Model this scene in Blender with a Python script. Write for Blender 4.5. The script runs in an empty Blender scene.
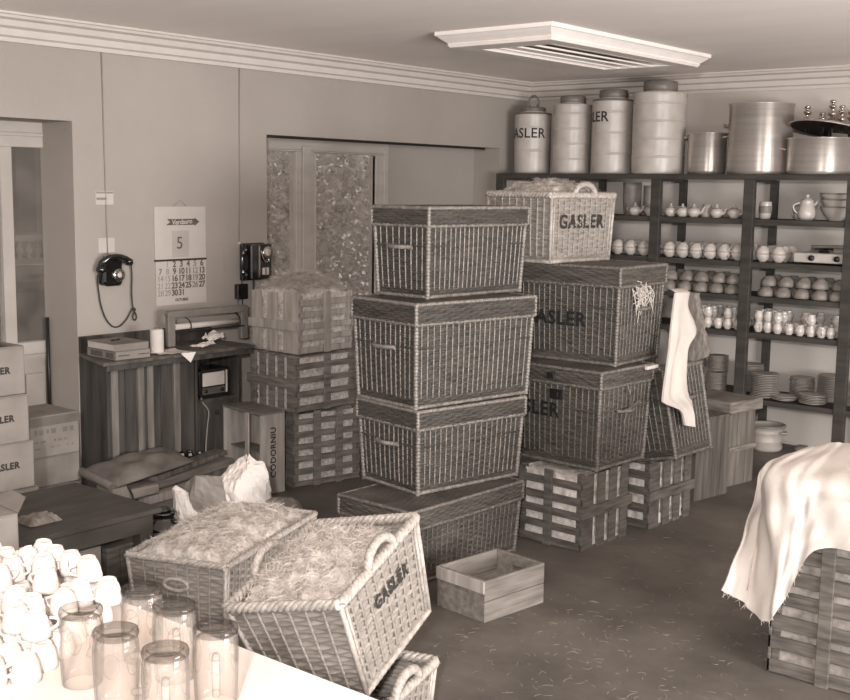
import bpy, math, random
import numpy as np
from mathutils import Matrix, Vector, Euler
random.seed(7); RNG = np.random.default_rng(7)
scene = bpy.context.scene
COL = scene.collection
PI = math.pi

# ------------------------------------------------------------------ camera, sky, lights, exposure
cam_data = bpy.data.cameras.new('camera')
cam = bpy.data.objects.new('camera', cam_data); COL.objects.link(cam)
cam_data.sensor_fit = 'HORIZONTAL'; cam_data.sensor_width = 36.0
cam_data.lens = 1176.29 * 36.0 / 850.0
cam_data.clip_start = 0.05
R_ = Vector((0.76942401, 0.63857845, 0.01429168)); U_ = Vector((-0.09831729, 0.09629512, 0.99048521)); W_ = Vector((-0.63112629, 0.76350823, -0.13687508))
mw = Matrix.Identity(4)
for i in range(3):
    mw[i][0], mw[i][1], mw[i][2] = R_[i], U_[i], -W_[i]
mw[0][3], mw[1][3], mw[2][3] = 0, 0, 2.0
cam.matrix_world = mw
scene.camera = cam

world = bpy.data.worlds.new('sky'); scene.world = world; world.use_nodes = True
bg = world.node_tree.nodes['Background']
bg.inputs['Color'].default_value = (1.0, 0.99, 0.98, 1); bg.inputs['Strength'].default_value = 1.0

def light(name, kind, loc, target, energy, size, size_y=None, color=(1, 1, 1)):
    l = bpy.data.lights.new(name, kind); l.energy = energy; l.color = color
    if kind == 'AREA':
        l.size = size
        if size_y: l.shape = 'RECTANGLE'; l.size_y = size_y
    o = bpy.data.objects.new(name, l); COL.objects.link(o)
    o.location = loc
    o.rotation_euler = (Vector(target) - Vector(loc)).to_track_quat('-Z', 'Y').to_euler()
    return o
# the lamp behind the photographer, a little to the left
light('photo_lamp', 'AREA', (0.42, -0.95, 2.48), (-4.0, 5.6, 1.6), 300, 0.2)
# added fill light out of frame at the right, aimed up to brighten the ceiling
light('ceiling_fill', 'AREA', (3.0, 3.2, 1.3), (-4.5, 5.5, 2.95), 500, 3.0, 1.4)

vs = scene.view_settings
vs.view_transform = 'Standard'; vs.look = 'None'; vs.gamma = 1.0; vs.use_curve_mapping = False
vs.exposure = 0.0
scene.cycles.transparent_max_bounces = 48
scene.cycles.max_bounces = 12; scene.cycles.diffuse_bounces = 6

# ------------------------------------------------------------------ helpers
def lin(c):
    c /= 255.0
    return c / 12.92 if c <= 0.04045 else ((c + 0.055) / 1.055) ** 2.4
def S(v):
    k = 1 - v / 255.0
    return (lin(min(255, v * (1.02 + .06 * k))), lin(v * .978), lin(v * (.95 - .07 * k)), 1)

MATS = {}
def mat(name, a, b=None, rough=0.7, scale=(8, 8, 8), bump=0.0, metal=0.0, spec=0.4, detail=4, bscale=None, alpha=None, coat=0.0):
    """two-tone noise material in object space, a and b are display greys"""
    m = bpy.data.materials.new(name); m.use_nodes = True
    nt = m.node_tree; N = nt.nodes; L = nt.links
    p = N['Principled BSDF']
    p.inputs['Roughness'].default_value = rough; p.inputs['Metallic'].default_value = metal
    p.inputs['Specular IOR Level'].default_value = spec
    p.inputs['Coat Weight'].default_value = coat
    tc = N.new('ShaderNodeTexCoord'); mp = N.new('ShaderNodeMapping')
    mp.inputs['Scale'].default_value = scale
    L.new(tc.outputs['Object'], mp.inputs['Vector'])
    nz = N.new('ShaderNodeTexNoise'); nz.inputs['Scale'].default_value = 1.0; nz.inputs['Detail'].default_value = detail
    L.new(mp.outputs['Vector'], nz.inputs['Vector'])
    if b is None: b = a * 0.93
    cr = N.new('ShaderNodeValToRGB')
    cr.color_ramp.elements[0].position = 0.32; cr.color_ramp.elements[1].position = 0.68
    cr.color_ramp.elements[0].color = S(b); cr.color_ramp.elements[1].color = S(a)
    L.new(nz.outputs['Fac'], cr.inputs['Fac']); L.new(cr.outputs['Color'], p.inputs['Base Color'])
    if bump:
        bn = N.new('ShaderNodeBump'); bn.inputs['Strength'].default_value = bump; bn.inputs['Distance'].default_value = 0.01
        if bscale:
            n2 = N.new('ShaderNodeTexNoise'); n2.inputs['Scale'].default_value = bscale; n2.inputs['Detail'].default_value = 3
            L.new(tc.outputs['Object'], n2.inputs['Vector']); L.new(n2.outputs['Fac'], bn.inputs['Height'])
        else:
            L.new(nz.outputs['Fac'], bn.inputs['Height'])
        L.new(bn.outputs['Normal'], p.inputs['Normal'])
    MATS[name] = m
    return m
def brushed(m):
    nt = m.node_tree; p = nt.nodes['Principled BSDF']; tg = nt.nodes.new('ShaderNodeTangent'); tg.direction_type = 'RADIAL'; tg.axis = 'Z'
    nt.links.new(tg.outputs[0], p.inputs['Tangent']); p.inputs['Anisotropic'].default_value = .75; p.inputs['Anisotropic Rotation'].default_value = .25
def thin_glass(name, tint, refl_rough=0.03, ior=1.5, dirt_sheen=0.0, dirt_sheen_col=150, edge=False):
    m = bpy.data.materials.new(name); m.use_nodes = True
    nt = m.node_tree; N = nt.nodes; L = nt.links
    out = N['Material Output']; N.remove(N['Principled BSDF'])
    t = N.new('ShaderNodeBsdfTransparent'); k_ = lin(tint); t.inputs['Color'].default_value = (k_, k_ * .985, k_ * .97, 1)
    g = N.new('ShaderNodeBsdfGlossy'); g.inputs['Roughness'].default_value = refl_rough
    lw = N.new('ShaderNodeLayerWeight'); lw.inputs['Blend'].default_value = .5
    pw = N.new('ShaderNodeMath'); pw.operation = 'POWER'; pw.inputs[1].default_value = 4; L.new(lw.outputs['Facing'], pw.inputs[0])
    fr = N.new('ShaderNodeMath'); fr.operation = 'MULTIPLY_ADD'; fr.inputs[1].default_value = .6; fr.inputs[2].default_value = .04; L.new(pw.outputs[0], fr.inputs[0])
    mx = N.new('ShaderNodeMixShader')
    L.new(fr.outputs[0], mx.inputs['Fac']); L.new(t.outputs[0], mx.inputs[1]); L.new(g.outputs[0], mx.inputs[2])
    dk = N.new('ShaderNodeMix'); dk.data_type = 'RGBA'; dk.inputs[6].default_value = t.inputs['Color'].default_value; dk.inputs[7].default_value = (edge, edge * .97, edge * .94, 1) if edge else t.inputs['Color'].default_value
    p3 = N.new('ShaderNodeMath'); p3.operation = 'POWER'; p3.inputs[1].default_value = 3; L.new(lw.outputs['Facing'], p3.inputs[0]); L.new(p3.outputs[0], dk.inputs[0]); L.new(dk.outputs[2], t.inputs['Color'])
    last = mx
    if dirt_sheen:  # diffuse layer: dust on the panes, painted-in reflection on the mugs
        d = N.new('ShaderNodeBsdfDiffuse'); d.inputs['Color'].default_value = S(dirt_sheen_col)
        m2 = N.new('ShaderNodeMixShader'); m2.inputs['Fac'].default_value = dirt_sheen
        tc = N.new('ShaderNodeTexCoord'); nz = N.new('ShaderNodeTexNoise'); nz.inputs['Scale'].default_value = 5
        L.new(tc.outputs['Object'], nz.inputs['Vector'])
        mt = N.new('ShaderNodeMath'); mt.operation = 'MULTIPLY'; mt.inputs[1].default_value = dirt_sheen * 2
        L.new(nz.outputs['Fac'], mt.inputs[0]); L.new(mt.outputs[0], m2.inputs['Fac'])
        L.new(mx.outputs[0], m2.inputs[1]); L.new(d.outputs[0], m2.inputs[2]); last = m2
    L.new(last.outputs[0], out.inputs['Surface'])
    MATS[name] = m
    return m

class MB:
    def __init__(s): s.V = []; s.F = []; s.SM = []; s.n = 0
    def add(s, V, F, smooth=False, M=None):
        V = np.asarray(V, float).reshape(-1, 3)
        if M is not None:
            A = np.array(M); V = V @ A[:3, :3].T + A[:3, 3]
        s.V.append(V)
        if isinstance(F, np.ndarray): F = (F + s.n).tolist()
        else: F = [[i + s.n for i in f] for f in F]
        s.F += F; s.SM += [smooth] * len(F); s.n += len(V); return s
    def box(s, x0, x1, y0, y1, z0, z1, M=None):
        V = [(x, y, z) for z in (z0, z1) for y in (y0, y1) for x in (x0, x1)]
        return s.add(V, [(0, 2, 3, 1), (4, 5, 7, 6), (0, 1, 5, 4), (1, 3, 7, 5), (3, 2, 6, 7), (2, 0, 4, 6)], False, M)
    def grid(s, P, smooth=True, closed_u=False, M=None, flip=False):
        P = np.asarray(P, float); nu, nv = P.shape[:2]
        idx = np.arange(nu * nv).reshape(nu, nv)
        if closed_u: idx = np.vstack([idx, idx[:1]])
        q = np.stack([idx[:-1, :-1], idx[1:, :-1], idx[1:, 1:], idx[:-1, 1:]], -1).reshape(-1, 4)
        if flip: q = q[:, ::-1]
        return s.add(P.reshape(-1, 3), q, smooth, M)
    def tube(s, pts, r, n=7, closed=False, M=None, caps=True):
        P = np.asarray(pts, float); m = len(P)
        rr = np.broadcast_to(np.asarray(r, float), (m,))
        T = np.gradient(P, axis=0) if not closed else np.roll(P, -1, 0) - np.roll(P, 1, 0)
        T /= np.linalg.norm(T, axis=1)[:, None] + 1e-12
        ref = np.array([0, 0, 1.0]) if abs(T[0][2]) < .9 else np.array([1.0, 0, 0])
        nn = np.cross(T[0], ref); nn /= np.linalg.norm(nn)
        rings = []
        for i in range(m):
            nn = nn - T[i] * (nn @ T[i]); nn /= np.linalg.norm(nn) + 1e-12
            b = np.cross(T[i], nn)
            a = np.linspace(0, 2 * PI, n, endpoint=False)
            rings.append(P[i] + rr[i] * (np.cos(a)[:, None] * nn + np.sin(a)[:, None] * b))
        G = np.array(rings)
        idx = np.arange(m * n).reshape(m, n)
        idx = np.hstack([idx, idx[:, :1]])
        if closed: idx = np.vstack([idx, idx[:1]])
        q = np.stack([idx[:-1, :-1], idx[:-1, 1:], idx[1:, 1:], idx[1:, :-1]], -1).reshape(-1, 4)
        s.add(G.reshape(-1, 3), q, True, M)
        if caps and not closed:
            base = s.n - m * n
            s.F.append([base + i for i in range(n)][::-1]); s.F.append([base + (m - 1) * n + i for i in range(n)]); s.SM += [False, False]
        return s
    def lathe(s, prof, n=24, c=(0, 0, 0), M=None, smooth=True, dents=None):
        prof = np.asarray(prof, float); a = np.linspace(0, 2 * PI, n, endpoint=False)
        P = np.zeros((n, len(prof), 3))
        P[:, :, 0] = np.cos(a)[:, None] * prof[:, 0] + c[0]; P[:, :, 1] = np.sin(a)[:, None] * prof[:, 0] + c[1]; P[:, :, 2] = prof[:, 1] + c[2]
        return s.grid(P, smooth, closed_u=True, M=M)
    def prism(s, poly, z0, z1, M=None):
        n = len(poly)
        V = [(x, y, z0) for x, y in poly] + [(x, y, z1) for x, y in poly]
        F = [list(range(n))[::-1], list(range(n, 2 * n))] + [[i, (i + 1) % n, n + (i + 1) % n, n + i] for i in range(n)]
        return s.add(V, F, False, M)

def obj(name, mb, m, parent=None, bevel=0.0, loc=None, rotz=None, kind=None, label=None):
    me = bpy.data.meshes.new(name)
    V = np.concatenate(mb.V) if mb.V else np.zeros((0, 3))
    me.from_pydata(V.tolist(), [], mb.F)
    me.polygons.foreach_set('use_smooth', mb.SM)
    me.materials.append(MATS[m] if isinstance(m, str) else m)
    me.update()
    o = bpy.data.objects.new(name, me); COL.objects.link(o)
    if parent is not None: o.parent = parent
    if loc is not None: o.location = loc
    if rotz is not None: o.rotation_euler = (0, 0, rotz)
    if bevel:
        b = o.modifiers.new('bevel', 'BEVEL'); b.width = bevel; b.segments = 1; b.limit_method = 'ANGLE'
    if kind: o['kind'] = kind
    if label: o['label'] = label
    return o
def tag(o, label, cat, group=None, kind=None):
    o['label'] = label; o['category'] = cat
    if group: o['group'] = group
    if kind: o['kind'] = kind
    return o
def thing(name, label, cat, loc=(0, 0, 0), rotz=0.0, group=None, rot=None):
    o = bpy.data.objects.new(name, None); COL.objects.link(o)
    o.empty_display_size = 0.1
    o.location = loc; o.rotation_euler = rot if rot is not None else (0, 0, rotz)
    return tag(o, label, cat, group)
def struct(name, mb, m, parent=None, bevel=0):
    o = obj(name, mb, m, parent, bevel)
    if parent is None: o['kind'] = 'structure'
    return o
def dup(root, loc, rotz=0.0, label=None, group=None, rot=None, scale=None):
    r = root.copy(); COL.objects.link(r); r.location = loc; r.rotation_euler = rot if rot is not None else (0, 0, rotz)
    if scale: r.scale = scale
    if label: r['label'] = label
    if group: r['group'] = group
    for ch in root.children:
        c = ch.copy(); COL.objects.link(c); c.parent = r
        for g in ch.children:
            d = g.copy(); COL.objects.link(d); d.parent = c
    return r
def lerp(a, b, t): return a + (b - a) * t
def smoothpath(pts, n=8):
    """Catmull-Rom through points"""
    P = np.asarray(pts, float); P = np.vstack([2 * P[0] - P[1], P, 2 * P[-1] - P[-2]]); out = []
    for i in range(1, len(P) - 2):
        for t in np.linspace(0, 1, n, endpoint=False):
            a, b, c, d = P[i - 1], P[i], P[i + 1], P[i + 2]
            out.append(.5 * ((2 * b) + (-a + c) * t + (2 * a - 5 * b + 4 * c - d) * t * t + (-a + 3 * b - 3 * c + d) * t ** 3))
    out.append(P[-2]); return np.array(out)
def text_mesh(body, size, bold=0.0, spacing=1.0):
    cu = bpy.data.curves.new('lettering', 'FONT'); cu.body = body; cu.size = size; cu.offset = bold; cu.space_character = spacing
    cu.align_x = 'CENTER'; cu.align_y = 'CENTER'; cu.resolution_u = 3; cu.extrude = 0.0006
    o = bpy.data.objects.new('lettering', cu); COL.objects.link(o)
    bpy.context.view_layer.update()
    me = bpy.data.meshes.new_from_object(o.evaluated_get(bpy.context.evaluated_depsgraph_get()))
    V = np.array([v.co[:] for v in me.vertices]).reshape(-1, 3); F = [list(p.vertices) for p in me.polygons]
    bpy.data.objects.remove(o); bpy.data.curves.remove(cu); bpy.data.meshes.remove(me)
    return V, F
def put_text(mb, body, size, origin, xd, yd, bold=0.0, spacing=1.0, sx=1.0):
    V, F = text_mesh(body, size, bold, spacing)
    xd = np.array(xd, float); yd = np.array(yd, float); zd = np.cross(xd, yd)
    W = np.array(origin) + V[:, :1] * sx * xd + V[:, 1:2] * yd + V[:, 2:3] * zd
    mb.add(W, F, False); return mb

# ------------------------------------------------------------------ materials
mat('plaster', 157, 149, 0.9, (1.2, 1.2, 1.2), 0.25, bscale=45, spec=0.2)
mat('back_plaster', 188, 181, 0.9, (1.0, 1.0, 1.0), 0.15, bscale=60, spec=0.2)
mat('ceiling_paint', 247, 240, 0.85, (.8, 2.5, 1), 0.1, bscale=30, spec=0.3)
mat('cornice_paint', 192, 186, 0.7)
mat('white_paint', 166, 156, 0.6, (4, 4, 4))
mat('lamp_white', 232, 226, 0.5)
mat('lamp_slat', 150, 130, 0.5)
mat('frame_paint', 172, 160, 0.6, (3, 3, 12))
mat('wicker', 74, 48, 0.42, (5, 5, 55), spec=0.55)
mat('wicker_brown', 80, 54, 0.5, (5, 5, 55), spec=0.45)
mat('wicker_pale', 142, 114, 0.5, (6, 6, 55), spec=0.5)
mat('wicker_edge', 132, 90, 0.4, (40, 40, 40), spec=0.6)
mat('wicker_edge_brown', 110, 74, 0.45, (40, 40, 40), spec=0.5)
mat('wicker_edge_pale', 170, 132, 0.45, (40, 40, 40), spec=0.5)
mat('straw', 192, 152, 0.75, (60, 60, 60), 0.6)
mat('straw_strand', 218, 170, 0.6, (30, 30, 30))
mat('straw_dull', 212, 160, 0.8, (45, 45, 45), 0.8)
mat('straw_dull_strand', 180, 120, 0.7, (30, 30, 30))
mat('crate_wood', 128, 84, 0.75, (6, 6, 45), 0.2)
mat('crate_wood_dark', 100, 62, 0.75, (6, 6, 45), 0.2)
mat('crate_wood_pale', 168, 134, 0.75, (28, 28, 3), 0.15)
mat('box_wood', 124, 92, 0.7, (4, 30, 40), 0.15)
mat('plank_wood', 120, 76, 0.7, (22, 22, 2.5), 0.2)
mat('dark_wood', 72, 42, 0.6, (18, 18, 2.2), 0.2)
mat('counter_wood', 92, 58, 0.5, (3, 20, 20), 0.1)
mat('shelf_wood', 66, 48, 0.65, (3, 25, 25), 0.1)
mat('table_wood', 66, 46, 0.55, (14, 4, 10), 0.1)
mat('carton', 130, 112, 0.85, (5, 5, 5), 0.08)
mat('carton_dull', 128, 104, 0.85, (5, 5, 5), 0.08)
mat('carton_dark', 108, 84, 0.85, (5, 5, 5), 0.08)
mat('straw_floor', 150, 110, .8, (30, 30, 30))
mat('plank_dark', 94, 62, 0.75, (26, 26, 2.2), 0.2)
mat('plank_pale', 112, 78, 0.75, (26, 26, 2.2), 0.2)
mat('rack_grey', 124, 104, 0.6)
mat('ink_black', 26, 18, .8)
mat('wicker_stake', 146, 98, 0.4, (30, 30, 30), spec=0.6)
mat('patch_paint', 152, 146, .9)
mat('ink_worn', 112, 92, .8)
mat('straw_mat', 128, 88, 0.9, (40, 40, 14), 0.8)
mat('ink', 48, 36, 0.8, (60, 60, 60))
mat('ink_faded', 92, 70, 0.8, (60, 60, 60))
mat('ink_grey', 140, 120, 0.8)
mat('paper', 192, 182, 0.85, (6, 6, 6))
mat('calendar_paper', 180, 173, 0.8)
mat('white_paper', 215, 205, 0.85, (5, 5, 5))
mat('kraft_paper', 140, 104, 0.8, (6, 6, 6), 0.2)
mat('sack_cloth', 118, 84, 0.7, (6, 6, 6), 0.3)
mat('cotton', 186, 180, 0.9, (6, 6, 6), 0.2, bscale=180, spec=0.2)
mat('bakelite', 26, 20, 0.15, spec=0.7, coat=0.3)
mat('black_metal', 34, 26, 0.4)
mat('chrome', 200, 180, 0.2, metal=1.0)
mat('aluminium', 190, 172, 0.36, (2, 2, 30), metal=0.6)
brushed(MATS['aluminium'])
mat('enamel', 184, 168, 0.35, (9, 9, 9), spec=0.5)
mat('enamel_lid', 112, 92, 0.4)
mat('china', 206, 200, 0.22, spec=0.5)
mat('crockery', 190, 176, 0.25, (12, 12, 12), spec=0.5)
mat('crockery_brown', 134, 108, 0.45, (14, 14, 14), spec=0.4)
mat('crockery_plate', 165, 148, 0.4, (10, 10, 10))
mat('crockery_shiny', 205, 180, 0.1, (14, 14, 14), spec=0.8, coat=0.4)
mat('table_white', 204, 196, 0.6, (5, 5, 5))
mat('bottle_glass', 40, 26, 0.08, spec=0.9, coat=0.5)
mat('wire', 52, 44, 0.6)
mat('cable_paint', 138, 128, 0.8)
mat('cream', 186, 172, 0.4)
mat('grille', 88, 60, 0.7, (4, 4, 120))
mat('leaf', 225, 150, 0.7, (3, 3, 3))
mat('bark', 90, 60, 0.9)
mat('stone', 150, 128, 0.9, (4, 4, 4))
mat('facade', 118, 100, 0.9, (3, 3, 3))
mat('shutter', 80, 66, 0.7, (1, 1, 40))
mat('pavement', 120, 100, 0.9)
thin_glass('window_glass', 240, 0.05, 1.45, dirt_sheen=0.27, dirt_sheen_col=190)
thin_glass('door_glass', 235, 0.05, 1.45, dirt_sheen=0.14, dirt_sheen_col=170)
thin_glass('mug_glass', 249, 0.02, 1.5, dirt_sheen=.06, dirt_sheen_col=225, edge=.30)  # pale diffuse share paints in the white table top's reflection
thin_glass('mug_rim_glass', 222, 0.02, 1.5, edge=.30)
def floor_material():
    m = bpy.data.materials.new('floor_concrete'); m.use_nodes = True
    nt = m.node_tree; N = nt.nodes; L = nt.links; p = N['Principled BSDF']
    p.inputs['Roughness'].default_value = 0.55; p.inputs['Specular IOR Level'].default_value = 0.35
    tc = N.new('ShaderNodeTexCoord')
    n1 = N.new('ShaderNodeTexNoise'); n1.inputs['Scale'].default_value = 2.2; n1.inputs['Detail'].default_value = 7; n1.inputs['Roughness'].default_value = .65
    L.new(tc.outputs['Object'], n1.inputs['Vector'])
    c1 = N.new('ShaderNodeValToRGB'); c1.color_ramp.elements[0].position = .3; c1.color_ramp.elements[1].position = .72
    c1.color_ramp.elements[0].color = S(70); c1.color_ramp.elements[1].color = S(104)
    L.new(n1.outputs['Fac'], c1.inputs['Fac'])
    mp = N.new('ShaderNodeMapping'); mp.inputs['Rotation'].default_value = (0, 0, .5); mp.inputs['Scale'].default_value = (5, 16, 1)
    L.new(tc.outputs['Object'], mp.inputs['Vector'])
    n2 = N.new('ShaderNodeTexNoise'); n2.inputs['Scale'].default_value = 1.4; n2.inputs['Detail'].default_value = 8; n2.inputs['Roughness'].default_value = .7
    n2.inputs['Distortion'].default_value = 1.2
    L.new(mp.outputs['Vector'], n2.inputs['Vector'])
    c2 = N.new('ShaderNodeValToRGB'); c2.color_ramp.elements[0].position = .62; c2.color_ramp.elements[1].position = .8
    c2.color_ramp.elements[0].color = (0, 0, 0, 1); c2.color_ramp.elements[1].color = (.55, .55, .55, 1)
    L.new(n2.outputs['Fac'], c2.inputs['Fac'])
    mx = N.new('ShaderNodeMix'); mx.data_type = 'RGBA'; mx.inputs[7].default_value = S(150)
    L.new(c2.outputs['Color'], mx.inputs[0]); L.new(c1.outputs['Color'], mx.inputs[6]); L.new(mx.outputs[2], p.inputs['Base Color'])
    bn = N.new('ShaderNodeBump'); bn.inputs['Strength'].default_value = .3; bn.inputs['Distance'].default_value = .01
    L.new(n1.outputs['Fac'], bn.inputs['Height']); L.new(bn.outputs['Normal'], p.inputs['Normal'])
    MATS['floor'] = m
floor_material()
# ------------------------------------------------------------------ the room shell
LX, BY, CZ = -6.267, 9.0, 2.945
WT = 0.35
floor_mb = MB().box(LX - WT, 3.2, -2.0, BY + .2, -0.1, 0)
struct('floor', floor_mb, 'floor')
struct('ceiling', MB().box(LX - WT, 3.2, -2.0, BY + .2, CZ, CZ + .1), 'ceiling_paint')
DY0, DY1, DZ = 3.05, 4.2, 2.367
WY0, WY1, WZ0, WZ1 = 5.787, 8.588, 0.95, 2.355
w = MB()
w.box(LX - WT, LX, -2.0, DY0, 0, CZ)
w.box(LX - WT, LX, DY0, DY1, DZ, CZ)
w.box(LX - WT, LX, DY1, WY0, 0, CZ)
w.box(LX - WT, LX, WY0, WY1, WZ1, CZ)
w.box(LX - WT, LX, WY0, WY1, 0, WZ0)
w.box(LX - WT, LX, WY1, BY, 0, CZ)
w.box(LX - WT, LX - .29, 7.40, WY1, WZ0, WZ1)       # blank end of the window recess
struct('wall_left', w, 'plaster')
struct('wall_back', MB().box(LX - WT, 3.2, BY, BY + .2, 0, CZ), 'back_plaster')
def cornice(along):
    prof = [(0, 2.792), (.022, 2.792), (.026, 2.815), (.045, 2.825), (.05, 2.862), (.078, 2.874), (.09, 2.905), (.118, 2.915), (.125, 2.93), (.14, 2.932), (.14, CZ), (0, CZ)]
    a = np.array(prof); m = MB(); P = np.zeros((2, len(a), 3))
    for i in range(2):
        if along == 'left':
            P[i, :, 0] = LX + a[:, 0]; P[i, :, 2] = a[:, 1]; P[i, :, 1] = -2.0 if i == 0 else BY - a[:, 0]
        else:
            P[i, :, 1] = BY - a[:, 0]; P[i, :, 2] = a[:, 1]; P[i, :, 0] = LX + a[:, 0] if i == 0 else 3.2
    m.grid(P, smooth=False, flip=(along == 'left')); return m
struct('trim_1', cornice('left'), 'cornice_paint'); struct('trim_2', cornice('back'), 'cornice_paint')

# left French door
d = thing('door_1', 'pale french door with tall glass pane in deep recess on left', 'door', (LX - WT, 0, 0)); d['kind'] = 'structure'
f = MB()
f.box(-.03, .03, 3.06, 4.245, 2.21, 2.367)                   # head
f.box(-.03, .03, 3.905, 3.985, 0.02, 2.21); f.box(-.03, .03, 3.06, 3.14, 0.02, 2.21)
f.box(-.035, .025, 3.985, 4.2, .92, 1.0)
f.box(-.02, .02, 3.985, 4.2, .02, .92)
f.box(.02, .035, 4.03, 4.16, .25, .80)
f.box(-.035, .04, 3.06, 4.2, 2.275, 2.30)
obj('door_frame', f, 'white_paint', d, .004)
obj('pane', MB().box(-.004, .004, 3.13, 4.225, .99, 2.215), 'door_glass', d)
obj('bolt_rod', MB().tube([(.045, 4.185, .4), (.045, 4.185, 1.15)], .012), 'black_metal', d)
# window in the deep recess
wn = thing('window_1', 'pale two leaf window in deep recess showing foliage outside', 'window', (LX - .30, 0, 0)); wn['kind'] = 'structure'
f = MB()
f.box(-.04, .03, 5.79, 7.40, 2.268, 2.355); f.box(-.04, .03, 5.79, 7.40, .95, 1.05)
f.box(-.04, .03, 7.235, 7.40, 1.05, 2.268)
f.box(-.045, .035, 6.335, 6.53, 1.05, 2.268); f.box(.035, .055, 6.39, 6.475, 1.0, 2.3)
f.box(-.04, .03, 5.79, 5.84, 1.05, 2.268)
f.box(-.03, .045, 5.79, 7.36, 2.255, 2.268)
f.box(.0, .04, 7.235, 7.255, 1.05, 2.25); f.box(.0, .04, 6.53, 6.55, 1.05, 2.25); f.box(-.0, .04, 7.34, 7.36, 1.0, 2.3)
obj('window_frame', f, 'frame_paint', wn, .004)
obj('pane', MB().box(-.004, .004, 5.83, 6.345, 1.04, 2.275), 'window_glass', wn)
obj('pane', MB().box(-.004, .004, 6.52, 7.245, 1.04, 2.275), 'window_glass', wn)
obj('sill', MB().box(.03, .29, 5.79, 8.58, .95, .965), 'white_paint', wn)
obj('recess_strip', MB().box(.255, .275, 5.79, 8.4, 2.335, 2.352).box(.2, .29, 5.789, 5.80, 2.2, 2.35), 'black_metal', wn)  # black strip under the recess head, short upright piece at its left end

# ------------------------------------------------------------------ outdoors
struct('ground_outside', MB().box(-16, LX - WT, -2, 14, -.4, -.2), 'pavement')
tree = thing('tree', 'leafy pale tree seen through the recessed window panes', 'tree', (-8.9, 7.9, -.2))
n = 26000
c = RNG.normal(0, 1, (n, 3)) * np.array([.55, 1.35, .95]) + np.array([0, .6, 1.9])
c = c[c[:, 1] > -.9]; n = len(c)
a = RNG.normal(0, 1, (n, 3)); a /= np.linalg.norm(a, axis=1)[:, None]
b = np.cross(a, RNG.normal(0, 1, (n, 3))); b /= np.linalg.norm(b, axis=1)[:, None]
sz = RNG.uniform(.028, .06, (n, 1))
V = np.stack([c - a * sz, c - b * sz * .45, c + a * sz, c + b * sz * .45], 1).reshape(-1, 3)
obj('foliage', MB().add(V, np.arange(4 * n).reshape(n, 4), True), 'leaf', tree)
obj('trunk', MB().tube([(0, .6, 0), (.05, .62, 1.2), (0, .6, 2.6)], [.14, .1, .05], 10).tube([(.05, .62, 1.1), (.1, 1.4, 2.2)], [.06, .02]).tube([(.05, .62, 1.2), (-.1, -.3, 2.3)], [.06, .02]), 'bark', tree)
tag(obj('washing_line', MB().tube([(-8.1, 4.5, 1.37), (-8.1, 8, 1.35), (-8.1, 11, 1.36)], .006, 5), 'enamel'), 'thin pale line strung across outside the recessed window', 'line')
bd = thing('building', 'shuttered house front with stone balcony outside the left door', 'building', (-12.3, 7.3, -.2))
obj('wall', MB().box(-.4, 0, -3.5, 1.2, 0, 4.4), 'facade', bd)
for yy in (-.42, -.14, .16):
    obj('shutter', MB().box(0, .04, yy, yy + .25, 1.62, 2.75), 'shutter', bd)
obj('balcony_slab', MB().box(0, .45, -3.4, 1.1, 1.16, 1.30).box(0, .38, -3.4, 1.1, 1.08, 1.16), 'stone', bd)
bal = obj('balustrade', MB().box(.26, .40, -3.4, 1.1, 1.54, 1.60).box(.26, .40, -3.4, 1.1, 1.30, 1.34), 'stone', bd)
prof = [(.028, 1.34), (.028, 1.36), (.02, 1.375), (.042, 1.41), (.045, 1.43), (.022, 1.49), (.02, 1.51), (.03, 1.525), (.03, 1.54)]
for k in range(22):
    obj('baluster', MB().lathe(prof, 10, (.33, -1.5 + k * .115, 0)), 'stone', bal)
obj('ground_floor_door', MB().box(0, .05, -.5, .6, .0, .95).box(0.03, .07, -.1, .2, .0, .9), 'shutter', bd)

# ------------------------------------------------------------------ ceiling light
cl = thing('ceiling_light', 'large white louvred light panel fixed flat on the ceiling', 'ceiling light', (-4.275, 6.74, CZ))
ox, oy, ix, iy = .43, 1.0, .385, .93
def ring(m, pr):
    for (x0, y0, z0), (x1, y1, z1) in zip(pr[:-1], pr[1:]):
        A = [(-x0, -y0, z0), (x0, -y0, z0), (x0, y0, z0), (-x0, y0, z0)]; B = [(-x1, -y1, z1), (x1, -y1, z1), (x1, y1, z1), (-x1, y1, z1)]
        for i in range(4):
            j = (i + 1) % 4
            m.add([A[i], A[j], B[j], B[i]], [(3, 2, 1, 0)])
fm = MB(); ring(fm, [(ox, oy, 0), (ox, oy, -.022), (ox - .01, oy - .01, -.026), (ox - .025, oy - .03, -.04), (ox - .05, oy - .075, -.066), (ix, iy, -.072), (ix - .012, iy - .012, -.088), (ix - .12, iy - .20, -.088), (ix - .12, iy - .20, -.03)])
obj('frame', fm, 'lamp_white', cl)
obj('diffuser', MB().box(-ix + .1, ix - .1, -iy + .18, iy - .18, -.034, -.028), 'lamp_slat', cl)
for k in range(4):
    x = -.199 + k * .1325
    M = Matrix.Translation((x, 0, -.074)) @ Matrix.Rotation(.16, 4, 'Y')
    obj('louvre', MB().box(-.056, .056, -iy + .20, iy - .20, -.005, .005, M), 'lamp_white', cl)
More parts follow.
